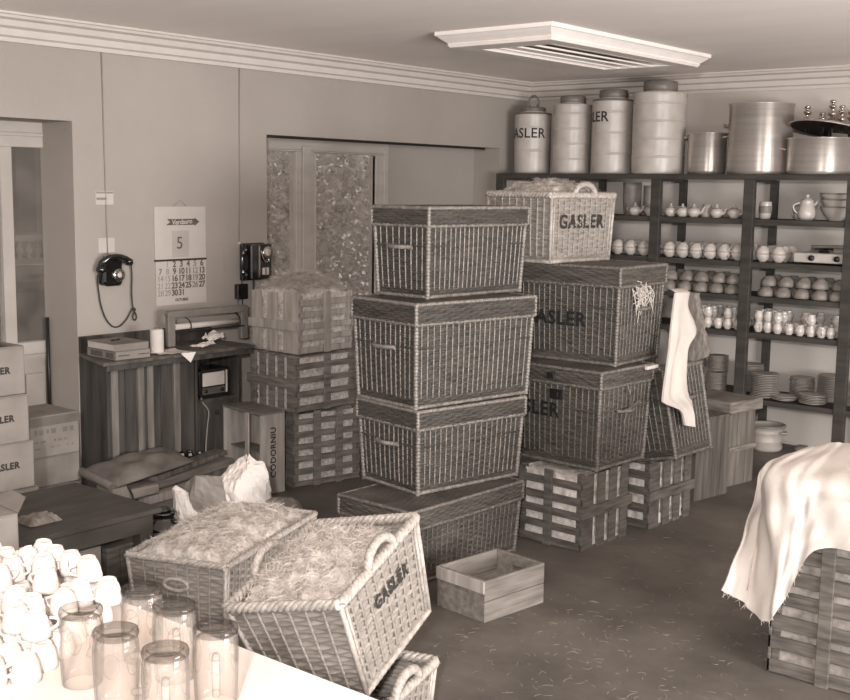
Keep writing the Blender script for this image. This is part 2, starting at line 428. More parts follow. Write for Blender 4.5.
# ------------------------------------------------------------------ wickerwork
def weave(m, a, b, c, d, s=.0385, rh=.0135, amp=.0058, M=None, stakes=None, band=(.0, 1.0), sr=.0038):
    """woven sheet on the quad a b c d (a-b bottom, seen from outside left to right), strands along a-b"""
    a, b, c, d = (np.array(q, float) for q in (a, b, c, d))
    Wd = np.linalg.norm(b - a); Hd = np.linalg.norm(d - a)
    ns = max(3, round(Wd / s)); rows = max(3, round(Hd / rh))
    U = np.linspace(0, ns, ns * 6 + 1); Vv = np.arange(rows * 3 + 1) / 3.0
    uu, vv = np.meshgrid(U, Vv, indexing='ij')
    row = np.minimum(np.floor(vv + 1e-6), rows - 1); t = vv - row
    prof = np.sqrt(np.clip(1 - (2 * t - 1) ** 2, 0, 1))
    weft = amp * .45 * np.cos(PI * (uu + row)) + amp * .8 * prof
    du = (uu - np.round(uu)) * Wd / ns
    dd = weft + .0012 * np.sin(uu * 1.7 + row * 2.3)
    nrm = np.cross(b - a, d - a); nrm /= np.linalg.norm(nrm)
    fu = (uu / ns)[..., None]; fv = (vv / rows)[..., None]
    P = (a * (1 - fu) + b * fu) * (1 - fv) + (d * (1 - fu) + c * fu) * fv
    wob = .004 * np.sin(fu * PI) * np.sin(fv * PI * 1.0)
    m.grid(P + nrm * (dd[..., None] + wob), True, M=M)
    if stakes is not None:
        for k in range(1, ns):
            f_ = (k + .22 * math.sin(k * 12.9898 + ns * 4.1)) / ns; c_ = max(6, int(rows * (band[1] - band[0]) * 2)); t_ = np.linspace(band[0], band[1], c_)[:, None]
            Q = (a * (1 - f_) + b * f_) * (1 - t_) + (d * (1 - f_) + c * f_) * t_ + nrm * (amp * .9 + .004 * np.sin(f_ * PI) * np.sin(t_ * PI))
            stakes.tube(Q, sr * (1 + .22 * np.where(np.arange(c_) % 2 == 0, 1, -1)), 5, M=M)
    return m
def four_sides(m, w, d, z0, z1, ins0=0.0, ins1=0.0, **k):
    def q(x0, y0, x1, y1, sx0, sy0, sx1, sy1):
        A = (x0 + sx0 * ins0, y0 + sy0 * ins0, z0); B = (x1 + sx1 * ins0, y1 + sy1 * ins0, z0)
        Cc = (x1 + sx1 * ins1, y1 + sy1 * ins1, z1); D = (x0 + sx0 * ins1, y0 + sy0 * ins1, z1)
        weave(m, A, B, Cc, D, **k)
    q(0, 0, w, 0, 1, 1, -1, 1); q(w, 0, w, d, -1, 1, -1, -1); q(w, d, 0, d, -1, -1, 1, -1); q(0, d, 0, 0, 1, -1, 1, 1)
    return m
def bead(m, p0, p1, r, step=.012, n=7, M=None, k=.28):
    p0, p1 = np.array(p0, float), np.array(p1, float); L_ = np.linalg.norm(p1 - p0); c = max(4, int(L_ / step) * 3 + 1)
    t = np.linspace(0, 1, c); rad = r * (1 + k * np.sin(np.arange(c) * 2 * PI / 3))
    m.tube(p0 + t[:, None] * (p1 - p0), rad, n, M=M); return m
def braid(m, pts, r, pitch=.06, n=6, closed=False):
    P = np.asarray(pts, float); seg = np.r_[0, np.cumsum(np.linalg.norm(np.diff(P, axis=0), axis=1))]
    c = max(8, int(seg[-1] / pitch * 7)); s = np.linspace(0, seg[-1], c)
    Q = np.stack([np.interp(s, seg, P[:, i]) for i in range(3)], 1)
    T = np.gradient(Q, axis=0); T /= np.linalg.norm(T, axis=1)[:, None] + 1e-9
    up = np.array([0, 0, 1.0]); side = np.cross(T, up); bad = np.linalg.norm(side, axis=1) < .2
    side[bad] = np.cross(T[bad], np.array([0, 1.0, 0])); side /= np.linalg.norm(side, axis=1)[:, None] + 1e-9
    upv = np.cross(side, T)
    for ph in (0, 2 * PI / 3, 4 * PI / 3):
        a = s / pitch * 2 * PI + ph
        m.tube(Q + r * .55 * (np.cos(a)[:, None] * side + np.sin(a)[:, None] * upv), r * .62, n)
    return m
def loop(w, d, z, ins=0.0):
    a = ins
    return [(a, a, z), (w - a, a, z), (w - a, d - a, z), (a, d - a, z), (a, a, z)]
def rope_handle(m, c, along, out, L_=.17, lift=.035, r=.011):
    c, along, out = (np.array(q, float) for q in (c, along, out))
    P = [c + along * L_ * (t - .5) + out * lift * math.sin(PI * t) for t in np.linspace(0, 1, 13)]
    return braid(m, P, r, .03)
def hamper(label, cat_group, loc, th, w, d, h, wm='wicker', em='wicker_edge', lidh=.10, ends='x', text=None, plates=False, rot=None, lid=True, taper=.018):
    t = thing('wicker_hamper', label, 'hamper', loc, th, cat_group, rot)
    o = .014
    b = MB(); sk = MB(); hb = h - (lidh * .6 if lid else 0)
    four_sides(b, w, d, .012, hb, taper, 0.0, stakes=sk, band=(.09, 1.0))
    b.box(taper, w - taper, taper, d - taper, .004, .014)
    obj('body', b, wm, t); obj('stakes', sk, 'wicker_stake' if wm == 'wicker' else em, t)
    base = MB()
    L4 = loop(w, d, .012, taper - .004)
    for p, q in zip(L4[:-1], L4[1:]): bead(base, p, q, .0105, .03, k=.12)
    obj('base_border', base, em, t)
    for sx, sy in ((0, 0), (1, 0), (1, 1), (0, 1)):
        cp = MB(); gx, gy = (1 if sx == 0 else -1), (1 if sy == 0 else -1)
        X0, Y0 = sx * w, sy * d
        bead(cp, (X0 + gx * taper - gx * .003, Y0 + gy * taper - gy * .003, .0), (X0 - gx * .003, Y0 - gy * .003, hb), .0125, .018, k=.2)
        obj('corner_post', cp, em, t)
    rail = MB()
    zr = hb * .66
    for p, q in zip(loop(w, d, zr, taper * (1 - zr / hb) - .004)[:-1], loop(w, d, zr, taper * (1 - zr / hb) - .004)[1:]): bead(rail, p, q, .007, .03, n=6, k=.15)
    obj('waling_band', rail, wm, t)
    if lid:
        l = MB()
        lw, ld = w + 2 * o, d + 2 * o
        T = Matrix.Translation((-o, -o, 0))
        four_sides(l, lw, ld, h - lidh, h - .008, 0, 0, M=T)
        weave(l, (-o, -o, h - .004), (w + o, -o, h - .004), (w + o, d + o, h - .004), (-o, d + o, h - .004), rh=.018, amp=.004)
        lo = obj('lid', l, wm, t)
        e = MB()
        for z, r in ((h - .006, .010), (h - lidh, .009)):
            P4 = [(x - (o if x == 0 else -o), y - (o if y == 0 else -o), z) for x, y, z in [(0, 0, z), (w, 0, z), (w, d, z), (0, d, z), (0, 0, z)]]
            for p, q in zip(P4[:-1], P4[1:]): bead(e, p, q, r, .016 if z > h - .05 else .03, n=6)
        for x in (-o, w + o):
            for y in (-o, d + o): bead(e, (x, y, h - lidh), (x, y, h), .010, .016)
        obj('lid_edging', e, em, lo)
    else:
        r_ = MB(); braid(r_, loop(w, d, hb, -.004), .016, .07); obj('rim', r_, em, t)
    zc = hb * .64
    for side in (0, 1):
        hm = MB()
        if ends == 'x':
            X0 = (taper * .35 - .012) if side == 0 else (w - taper * .35 + .012)
            rope_handle(hm, (X0, d * .5, zc), (0, 1, 0), (-1 if side == 0 else 1, 0, 0))
        else:
            Y0 = (taper * .35 - .012) if side == 0 else (d - taper * .35 + .012)
            rope_handle(hm, (w * .5, Y0, zc), (1, 0, 0), (0, -1 if side == 0 else 1, 0))
        obj('handle', hm, em, t)
    if text:
        face, body, size, frac, zt = text
        m = MB()
        if face == 'x': put_text(m, body, size, (taper * .4 - .0155, d * frac, zt), (0, -1, 0), (0, 0, 1), .003, 1.12)
        else: put_text(m, body, size, (w * frac, taper * .4 - .0135, zt), (1, 0, 0), (0, 0, 1), .003, 1.12)
        obj('lettering', m, 'ink_black', t)
    if plates:
        obj('hasp', MB().box(-.036, -.022, d * .395 - .026, d * .395 + .026, h - .068, h - .035), 'black_metal', t, .002)
        obj('hasp', MB().box(-.024, -.010, d * .35 - .046, d * .35 + .046, h - .185, h - .128).box(-.027, -.022, d * .35 - .012, d * .35 + .012, h - .17, h - .14), 'black_metal', t, .002)
    return t

G1 = 'lidded wicker hampers in the front stack'
hamper('large wicker hamper on the floor, lowest of the front stack of four', G1, (-3.661, 4.339, 0), 1.537, .889, .485, .405, 'wicker_brown', 'wicker_edge_brown', .10)
hamper('wicker hamper standing directly on the floor hamper in the front stack', G1, (-3.815, 4.57, .405), 1.395, .75, .489, .455, lidh=.10)
hamper('wide wicker hamper third from the floor, just under the topmost one', G1, (-3.821, 4.552, .86), 1.414, .847, .501, .555, lidh=.11)
hamper('closed wicker hamper, topmost of the front stack of four', G1, (-3.905, 4.74, 1.415), 1.51, .80, .395, .485, lidh=.10)
G2 = 'dark wicker hampers in the rear stack'
hr3 = hamper('dark lidded wicker hamper with two black metal hasps, resting on slatted crates', G2, (-3.312, 5.52, .447), 1.52, .50, .80, .565, 'wicker_brown', 'wicker_edge_brown', .095, 'y', ('x', 'GASLER', .112, .60, .31), True)
hr2 = hamper('dark wicker hamper with straw bursting from its end, under the pale open basket', G2, (-3.335, 5.72, 1.012), 1.60, .53, .80, .563, 'wicker_brown', 'wicker_edge_brown', .11, 'y', ('x', 'GASLER', .112, .515, .25))
# loose rope of the lower dark hamper
tag(obj('rope', MB().tube(smoothpath([(-3.285, 5.76, .93), (-3.265, 5.77, .86), (-3.27, 5.80, .80), (-3.262, 5.74, .77), (-3.262, 5.70, .70)], 6), .004, 6).tube(smoothpath([(-3.265, 5.70, .78), (-3.26, 5.78, .79), (-3.265, 5.9, .82)], 6), .0045, 6), 'wicker_edge_brown'), 'frayed rope end knotted on the end of the hamper with hasps', 'rope')

def open_basket(label, loc, th, w, d, h, wm='wicker_pale', em='wicker_edge_pale', text=None, rot=None, taper=.04, handles='y', rim=.019, grp='open wicker baskets', cut=False):
    t = thing('wicker_basket', label, 'basket', loc, th, grp, rot)
    b = MB(); sk = MB(); four_sides(b, w, d, .012, h, taper, 0.0, s=.05, rh=.017, amp=.0078, stakes=sk, band=(.07, 1.0), sr=.0055)
    b.box(taper, w - taper, taper, d - taper, .004, .014)
    obj('body', b, wm, t); obj('stakes', sk, wm, t)
    r_ = MB(); braid(r_, loop(w, d, h, -.006), rim, .075); obj('rim', r_, em, t)
    base = MB(); L4 = loop(w, d, .012, taper - .006)
    for p, q in zip(L4[:-1], L4[1:]): bead(base, p, q, .012, .03, k=.1)
    obj('base_border', base, em, t)
    for sx, sy in ((0, 0), (1, 0), (1, 1), (0, 1)):
        gx, gy = (1 if sx == 0 else -1), (1 if sy == 0 else -1); cp = MB()
        for off in (0, .024):
            X0, Y0 = sx * w, sy * d
            m1 = (gx * taper, gy * taper)
            cp.tube([(X0 + m1[0] - gx * .004 + (gx * off if off else 0), Y0 + m1[1] - gy * .006, .005), (X0 - gx * .004 + (gx * off if off else 0), Y0 - gy * .006, h)], .010 if not off else .006, 8)
        obj('corner_post', cp, em, t)
    for side in (0, 1):
        hm = MB()
        if handles == 'y':
            Y0 = -.012 if side == 0 else d + .012
            P = [(w * .5 + .105 * math.cos(PI * (1 - k / 12)), Y0, h - .01 + .075 * math.sin(PI * k / 12)) for k in range(13)]
        else:
            X0 = -.012 if side == 0 else w + .012
            P = [(X0, d * .5 + .10 * math.cos(PI * (1 - k / 12)), h - .01 + .07 * math.sin(PI * k / 12)) for k in range(13)]
        if cut:
            P = [(-.006 if side == 0 else w + .006, d * .5 + .06 * math.cos(2 * PI * k / 24), h * .70 + .026 * math.sin(2 * PI * k / 24)) for k in range(25)]
            braid(hm, P, .008, .03)
        else: braid(hm, P, .016, .045)
        obj('handle', hm, em, t)
    if text:
        m = MB(); body, size, frac, zt = text
        tl = taper / h
        put_text(m, body, size, (w * frac, taper * (1 - zt / h) - .0145, zt), (1, 0, 0), (0, -tl / math.hypot(1, tl), 1 / math.hypot(1, tl)), .003, 1.2)
        obj('lettering', m, 'ink', t)
    return t

def straw(label, loc, th, w, d, z0, top, seedn, m1='straw', m2='straw_strand', rot=None, n=3000, len_=.075, group='packing straw', bumps=.02):
    """heap of straw filling a w x d opening; top(u,v) gives height above z0"""
    rg = np.random.default_rng(seedn)
    t = thing('packing_straw', label, 'straw', loc, th, group, rot); t['kind'] = 'stuff'
    nu, nv = 46, 34
    u, v = np.meshgrid(np.linspace(0, 1, nu), np.linspace(0, 1, nv), indexing='ij')
    ph = rg.uniform(0, 6.28, 8)
    zz = z0 + top(u, v) + bumps * (np.sin(u * 17 + ph[0]) * np.sin(v * 14 + ph[1]) * .5 + np.sin(u * 31 + ph[2] + v * 9) * .3 + np.sin(v * 37 + ph[3] - u * 12) * .3) + rg.normal(0, bumps * .22, u.shape)
    zz[0, :] = zz[-1, :] = z0 - .06; zz[:, 0] = zz[:, -1] = z0 - .06
    u = u.copy(); v = v.copy(); u[0], u[-1], v[:, 0], v[:, -1] = .055, .945, .07, .93; u[1], u[-2], v[:, 1], v[:, -2] = .022, .978, .026, .974
    P = np.stack([u * w, v * d, zz], -1)
    a = obj('straw_mound', MB().grid(P, True), m1, t); a['kind'] = 'stuff'
    uu, vv = rg.uniform(.07, .93, n), rg.uniform(.07, .93, n)
    iz = np.clip((uu * (nu - 1)).astype(int), 0, nu - 1), np.clip((vv * (nv - 1)).astype(int), 0, nv - 1)
    base = np.stack([uu * w, vv * d, zz[iz] + rg.uniform(-.004, .014, n)], 1)
    ang = rg.uniform(0, 2 * PI, n); ln = rg.uniform(.4, 1, n) * len_
    dirv = np.stack([np.cos(ang), np.sin(ang), rg.normal(.05, .25, n)], 1); side = np.stack([-np.sin(ang), np.cos(ang), rg.normal(0, .5, n)], 1)
    k = 6; s = np.linspace(-.5, .5, k)
    curl = rg.normal(0, .7, n)
    C = base[:, None] + dirv[:, None] * (ln[:, None] * s)[..., None] + side[:, None] * (ln[:, None] * curl[:, None] * (s ** 2))[..., None]
    C[..., 2] += (-.25 * ln[:, None] * (s ** 2 * 1.2)) + .006
    wd = rg.uniform(.0007, .0013, n)[:, None, None]
    nrm = side / np.linalg.norm(side, axis=1)[:, None]
    A = C + nrm[:, None] * wd; B = C - nrm[:, None] * wd
    V = np.stack([A, B], 2).reshape(n, k * 2, 3)
    base_i = np.arange(n)[:, None, None] * (2 * k)
    j = np.arange(k - 1)[None, :, None] * 2
    q = base_i + j + np.array([0, 1, 3, 2])[None, None, :]
    b = obj('strands', MB().add(V.reshape(-1, 3), q.reshape(-1, 4), False), m2, t); b['kind'] = 'stuff'
    return t
# pale basket on the rear stack
open_basket('pale open basket with black lettering at the very top of the rear stack', (-3.72, 5.60, 1.578), 1.50, .60, .46, .39, taper=.016, text=('GASLER', .108, .47, .235))
straw('packing straw overflowing the pale basket at the top of the rear stack', (-3.72, 5.60, 1.578), 1.50, .60, .46, .36, lambda u, v: .10 * np.sin(PI * np.clip(v, 0, 1)) ** .6 * np.sin(PI * np.clip(u * .98 + .02, 0, 1)) ** .6, 3, n=1800)
# straw bursting out of the dark hamper
rg = np.random.default_rng(5); m = MB()
for k in range(60):
    y0, z0 = rg.normal(5.97, .06), rg.normal(1.43, .025)
    e_ = rg.uniform(.3, 1) ** 2; p = [(-3.345, y0, z0 + .02), (-3.325, y0 + rg.normal(0, .02), z0 - .005), (-3.318 + rg.uniform(0, .012), y0 + rg.normal(0, .03), z0 - .07 * e_), (-3.325 + rg.uniform(0, .012), y0 + rg.normal(0, .045), z0 - .15 * e_)]
    m.tube(smoothpath(p, 3), .0028, 4)
tag(obj('packing_straw', m, 'straw'), 'wisps of straw hanging out of the end of the dark upper hamper', 'straw', kind='stuff')

# open basket (hamper without lid) on the floor, behind the tilted one
open_basket('long open basket of straw on the floor beside the low dark table', (-3.775, 3.235, 0), 1.92, .90, .484, .365, taper=.03, handles='x', cut=True, rim=.015)
straw('packing straw filling the long open basket on the floor', (-3.775, 3.235, 0), 1.92, .90, .484, .335, lambda u, v: .01 + .11 * (np.sin(PI * v) * np.sin(PI * np.clip(u * .85 + .12, 0, 1))) ** .7, 11, n=4200)
# small basket on the floor in front
open_basket('low handled basket standing under the tilted basket', (-2.455, 2.72, 0), 1.86, .53, .42, .265, taper=.02)
# tilted basket resting on it: solved pose
def rotm(a, b, c): return (Matrix.Rotation(a, 3, 'Z') @ Matrix.Rotation(b, 3, 'Y') @ Matrix.Rotation(c, 3, 'X'))
Rm = rotm(1.843, -.233, -.209); eul = Rm.to_euler()
org = Vector((-2.799, 3.009, .312)) + Rm @ Vector((-.30, -.225, 0))
open_basket('tilted open basket of straw with black lettering, nearest to the white counter', tuple(org), 0, .60, .45, .38, text=('GASLER', .066, .54, .255), rot=eul)
straw('packing straw heaped in the tilted lettered basket', tuple(org), 0, .60, .45, .33, lambda u, v: -.02 + .09 * (np.sin(PI * v) * np.sin(PI * u)) ** .8 + .05 * v, 12, n=3600, rot=eul)

# leaning basket behind the rear stack
t = hamper('dark wicker basket tipped against the rear stack, half behind the hanging towel', None, (-3.125, 6.085, .455), 0, .44, .34, .53, 'wicker_brown', 'wicker_edge_brown', .09, 'y', lid=False, taper=.012)
t.rotation_euler = (Matrix.Rotation(math.radians(88), 3, 'Z') @ Matrix.Rotation(math.radians(-13), 3, 'X')).to_euler()
# ------------------------------------------------------------------ crates and boxes
def end_posts(w, d, h, p=.035):
    return [(x, y) for x in (p / 2 + .012, w - p / 2 - .012) for y in (p / 2 + .012, d - p / 2 - .012)]
def slat_crate(label, loc, th, w, d, h, long_axis='y', wood='crate_wood', nsl=5, gap=.35, fill='straw_dull', group='slatted straw packing crates', boards=4, rail=.5, mid=1, fill_label=None, seedn=1, fillh=.96, nostrand=False):
    """long sides: horizontal slats with posts; ends: upright boards with a rail. long_axis = axis along which the long sides run"""
    t = thing('slatted_crate', label, 'crate', loc, th, group)
    rg = random.Random(seedn)
    th_ = .012
    def side(long_, which):
        """returns MB of slats; which 0/1"""
        m = MB()
        return m
    for axis in ('x', 'y'):
        Ld, Td = (w, d) if axis == 'x' else (d, w)      # extent along the side, position across
        for which in (0, 1):
            pos0 = 0 if which == 0 else Td - th_
            def bx(m, a0, a1, z0, z1, o0=0.0, o1=0.0):
                p0, p1 = (pos0 - o1, pos0 + th_ - o0) if which == 0 else (pos0 + o0, pos0 + th_ + o1)
                if axis == 'x': m.box(a0, a1, p0, p1, z0, z1)
                else: m.box(p0, p1, a0, a1, z0, z1)
            m = MB()
            if axis == long_axis:
                pitch = (h - .01) / nsl
                for k in range(nsl):
                    jj = rg.uniform(-.006, .006)
                    bx(m, 0.0, Ld, .004 + k * pitch + jj * (k > 0), .004 + k * pitch + pitch * (1 - gap) + jj * .5)
                obj('slatted_side', m, wood, t, .002)
                for kk in range(mid + 0):
                    pm = MB(); a = Ld * (kk + 1) / (mid + 1); bx(pm, a - .028, a + .028, 0, h, .012, .014); obj('post', pm, wood, t, .002)
            else:
                pitch = Ld / boards
                for k in range(boards):
                    g = pitch * .38
                    bx(m, k * pitch + (g if k else 0), (k + 1) * pitch, .0, h - rg.uniform(0, .012), 0, .0)
                obj('board_end', m, wood, t, .002)
                if rail:
                    rm = MB(); bx(rm, -.01, Ld + .02, h * rail - .03, h * rail + .03, .0, .016); obj('rail', rm, wood, t, .002)
    for x, y in end_posts(w, d, h):
        obj('corner_post', MB().box(x - .016, x + .016, y - .016, y + .016, .002, h - .003), wood, t, .002)
    obj('bottom', MB().box(.013, w - .013, .013, d - .013, .0, .012), wood, t)
    if fill:
        g = .017
        rg2 = np.random.default_rng(seedn + 50)
        m = MB()
        def face(a, b, c, dd_):
            a, b, c, dd_ = (np.array(q, float) for q in (a, b, c, dd_)); n1, n2 = 26, 22
            u, v = np.meshgrid(np.linspace(0, 1, n1), np.linspace(0, 1, n2), indexing='ij'); u = u[..., None]; v = v[..., None]
            P = (a * (1 - u) + b * u) * (1 - v) + (dd_ * (1 - u) + c * u) * v
            nn = np.cross(b - a, dd_ - a); nn = nn / np.linalg.norm(nn)
            edge = np.minimum(np.minimum(u, 1 - u), np.minimum(v, 1 - v)) > 0.001
            m.grid(P - nn * rg2.uniform(.0, .02, P.shape[:2] + (1,)) * edge, True)
        H_ = h * fillh
        face((g, g, .013), (w - g, g, .013), (w - g, g, H_), (g, g, H_)); face((w - g, g, .013), (w - g, d - g, .013), (w - g, d - g, H_), (w - g, g, H_))
        face((w - g, d - g, .013), (g, d - g, .013), (g, d - g, H_), (w - g, d - g, H_)); face((g, d - g, .013), (g, g, .013), (g, g, H_), (g, d - g, H_))
        face((g, g, H_), (w - g, g, H_), (w - g, d - g, H_), (g, d - g, H_))
        s = obj('packing_straw', m, fill, None, loc=loc, rotz=th); tag(s, fill_label or ('straw packed inside the ' + label), 'straw', 'straw packed in the slatted crates', 'stuff')
    return t
def words(s): return len(s.split())

slat_crate('slatted crate under the hampers, front corner toward the room', (-3.352, 5.433, 0), 1.53, .476, .448, .44, 'y', 'crate_wood_dark', 5, .50, 'straw_strand', boards=4, mid=1, seedn=2, fill_label='straw showing through the slatted crate under the front of the rear hampers')
slat_crate('slatted crate farther back under the rear hampers, next to the solid box', (-3.29, 6.08, 0), 1.50, .47, .40, .405, 'y', 'crate_wood_dark', 4, .50, 'straw_strand', boards=4, mid=1, seedn=3, fill_label='straw showing through the slatted crate beside the solid plank box')
# left crate stack by the window
slat_crate('straw crate on the floor, lowest of the stack by the window', (-5.535, 5.345, 0), 1.33, .525, .50, .513, 'x', 'crate_wood', 6, .55, seedn=4, mid=2, boards=5, fill_label='straw in the lowest crate of the stack by the window')
slat_crate('straw crate in the middle of the stack by the window', (-5.495, 5.325, .514), 1.52, .545, .47, .378, 'x', 'crate_wood', 4, .55, 'straw_dull', seedn=5, mid=1, boards=5, fill_label='straw in the middle crate of the stack by the window')
slat_crate('pale straw crate with board end, topmost of the stack by the window', (-5.53, 5.39, .893), 1.55, .50, .475, .41, 'x', 'crate_wood_pale', 5, .5, 'straw_dull', seedn=6, mid=1, boards=3, rail=.45, fill_label='straw in the topmost crate of the stack by the window')
straw('straw heaped loosely on top of the crate stack by the window', (-5.53, 5.39, .893), 1.55, .50, .475, .385, lambda u, v: .12 * (np.sin(PI * np.clip(v, 0, 1)) * np.sin(PI * np.clip(u, 0, 1))) ** .7, 21, 'straw_dull', 'straw_strand', n=6500, len_=.11, bumps=.012)
slat_crate('tall slatted crate under the white cloth at the right', (-1.89, 4.575, 0), 0.0, .95, .66, .80, 'x', 'crate_wood_dark', 8, .40, 'straw_floor', mid=3, boards=5, seedn=8, fill_label='straw showing between the slats of the crate under the white cloth')

def plank_box(name, label, cat, loc, th, w, d, h, wood, group=None, nx=4, lid=None):
    t = thing(name, label, cat, loc, th, group)
    for axis, Ld, Td in (('x', w, d), ('y', d, w)):
        for which in (0, 1):
            m = MB(); n = max(2, round(Ld / .10)); e = Ld / n
            for k in range(n):
                a0, a1 = k * e + .0022, (k + 1) * e - .0022
                p0, p1 = (0, .014) if which == 0 else (Td - .014, Td)
                if axis == 'x': m.box(a0, a1, p0, p1, 0, h - .015)
                else: m.box(p0, p1, a0, a1, 0, h - .015)
            obj('side_panel', m, wood, t, .0015)
    obj('top', MB().box(-.006, w + .006, -.006, d * .5 - .001, h - .015, h).box(-.006, w + .006, d * .5 + .001, d + .006, h - .015, h), wood, t, .002)
    return t
plank_box('wooden_box', 'solid upright plank box on the floor behind the slatted crates', 'box', (-3.385, 6.86, 0), 1.40, .36, .34, .545, 'plank_dark')
t = plank_box('wooden_box', 'tall wooden box with overhanging flaps, farthest back before the shelves', 'box', (-3.40, 7.36, 0), 1.40, .31, .36, .58, 'plank_pale')
m = MB(); m.box(-.02, .335, -.018, .38, .582, .592); m.box(-.03, .34, -.035, -.02, .515, .592); m.box(-.035, -.02, -.03, .20, .52, .592)
obj('flap', m, 'crate_wood', t, .002)
obj('batten', MB().box(-.004, .315, -.016, -.001, .24, .275), 'crate_wood', t, .002)

# small wooden crate on the floor
t = thing('wooden_crate', 'small empty open wooden crate on the floor before the hampers', 'crate', (-3.11, 4.222, 0), 1.453)
w_, d_, h_ = .42, .315, .20
obj('long_side', MB().box(0, w_, 0, .012, .0, .098).box(0, w_, 0, .012, .101, h_), 'box_wood', t, .0015)
obj('long_side', MB().box(0, w_, d_ - .012, d_, .0, .098).box(0, w_, d_ - .012, d_, .101, h_), 'box_wood', t, .0015)
def end_board(x0, x1):
    m = MB(); a, b = d_ * .5 - .045, d_ * .5 + .045
    m.box(x0, x1, .012, d_ - .012, 0, .118); m.box(x0, x1, .012, a, .118, .145); m.box(x0, x1, b, d_ - .012, .118, .145); m.box(x0, x1, .012, d_ - .012, .145, h_)
    return m
obj('end_board', end_board(.0, .014), 'box_wood', t, .0015); obj('end_board', end_board(w_ - .014, w_), 'box_wood', t, .0015)
obj('cleat', MB().box(-.010, 0, .0, d_, .14, h_ - .002), 'crate_wood_pale', t, .0015, label='paler cleat along the rim')
obj('bottom', MB().box(.014, w_ - .014, .012, d_ - .012, .0, .01), 'box_wood', t)

# wine crate stood on end
t = thing('wine_crate', 'wine crate stood on end with lettered side, beside the crate stack', 'crate', (-5.547, 5.06, 0), 1.455)
w_, d_, h_ = .195, .425, .543
obj('lettered_board', MB().box(0, w_, 0, .014, 0, h_ - .014), 'crate_wood_pale', t, .0015)
obj('end_panel', MB().box(0, w_, d_ - .014, d_, .0, h_ - .014), 'crate_wood_pale', t, .0015)
obj('end_panel', MB().box(-.004, w_ + .002, -.004, d_ + .004, h_ - .014, h_), 'box_wood', t, .0015)
obj('end_panel', MB().box(0, w_, .014, d_ - .014, .0, .014), 'crate_wood_pale', t, .0015)
obj('back_board', MB().box(w_ - .012, w_, .014, d_ * .5 - .001, .014, h_ - .014).box(w_ - .012, w_, d_ * .5 + .001, d_ - .014, .014, h_ - .014), 'crate_wood_pale', t, .0015)
obj('divider', MB().box(.05, w_ - .012, .014, d_ - .014, .262, .272), 'crate_wood', t)
obj('front_slat', MB().box(-.006, .004, d_ * .35 - .02, d_ * .35 + .02, .0, h_ - .014), 'crate_wood_pale', t, .0015)
m = MB(); put_text(m, 'CODORNIU', .060, (w_ * .52, -.0012, .275), (0, 0, 1), (-1, 0, 0), .0012, 1.05); obj('lettering', m, 'ink', t)

# ---------------- cartons on the left
def carton(label, loc, th, w, d, h, m_='carton', grp=None, texts=(), flap=None, tape=True):
    t = thing('carton', label, 'carton', loc, th, grp)
    bm = MB().box(0, w, 0, d, 0, h)
    obj('body', bm, m_, t, .006)
    if tape: obj('lid_flap', MB().box(.002, w / 2 - .002, .002, d - .002, h, h + .004).box(w / 2 + .002, w - .002, .002, d - .002, h, h + .004), m_, t)
    if texts:
        m = MB()
        for (s_, size, fx, z, bold) in texts: put_text(m, s_, size, (w * fx, -.0012, z), (1, 0, 0), (0, 0, 1), bold, 1.1)
        obj('lettering', m, 'ink', t)
    if flap: obj('open_flap', flap, m_, t)
    return t
GC = 'lettered cartons stacked by the door'
zc = 0
hs = (.238, .238, .240, .240, .243); ys = (3.25, 3.235, 3.215, 3.19, 3.18)
names = ('lettered carton at floor level of the five carton stack', 'lettered carton second from the floor beside the low table', 'lettered carton third from the floor, in the middle of the door stack', 'lettered carton directly below the topmost carton by the door', 'topmost lettered carton of the stack in front of the door')
for k in range(5):
    wd = .60; x0 = -5.2 + .006 * (k % 2)
    carton(names[k], (x0, ys[k] - wd, zc), PI / 2, wd, .42, hs[k] - .005, 'carton' if k != 0 else 'carton_dull', GC, texts=(('GASLER', .046, .717, .125, .002),))
    zc += hs[k]
tag(obj('loose_wrapping', MB().grid(np.array([[(-5.22 - .06 * j, 2.75 + .045 * i, zc + .004 + .016 * abs(math.sin(i * 2.1 + j * 1.7))) for j in range(5)] for i in range(9)])), 'carton_dark'), 'dark crumpled wrapping lying on the topmost carton by the door', 'wrapping')
# second carton stack against the wall
GW = 'small cartons against the wall'
carton('low carton at the bottom of the short stack by the counter', (-5.90, 3.62, 0), PI / 2, .335, .34, .245, 'carton_dull', GW)
carton('flat carton in the middle of the short stack by the counter', (-5.905, 3.625, .251), PI / 2, .325, .34, .17, 'carton_dull', GW)
tb = carton('printed carton on top of the short stack by the counter', (-5.895, 3.62, .427), PI / 2, .325, .34, .24, 'carton', GW)
obj('dark_band', MB().box(-.002, .327, -.003, .0, .185, .236), 'carton_dark', tb)
m = MB(); rg = random.Random(3)
for row, (z, hh) in enumerate(((.135, .030), (.085, .016), (.05, .012))):
    x = .03
    while x < .29:
        l = rg.uniform(.012, .035)
        if rg.random() < .75: m.box(x, x + l, -.0015, -.0008, z + rg.uniform(0, .004), z + hh)
        x += l + rg.uniform(.006, .02)
obj('worn_print', m, 'ink_worn', tb)
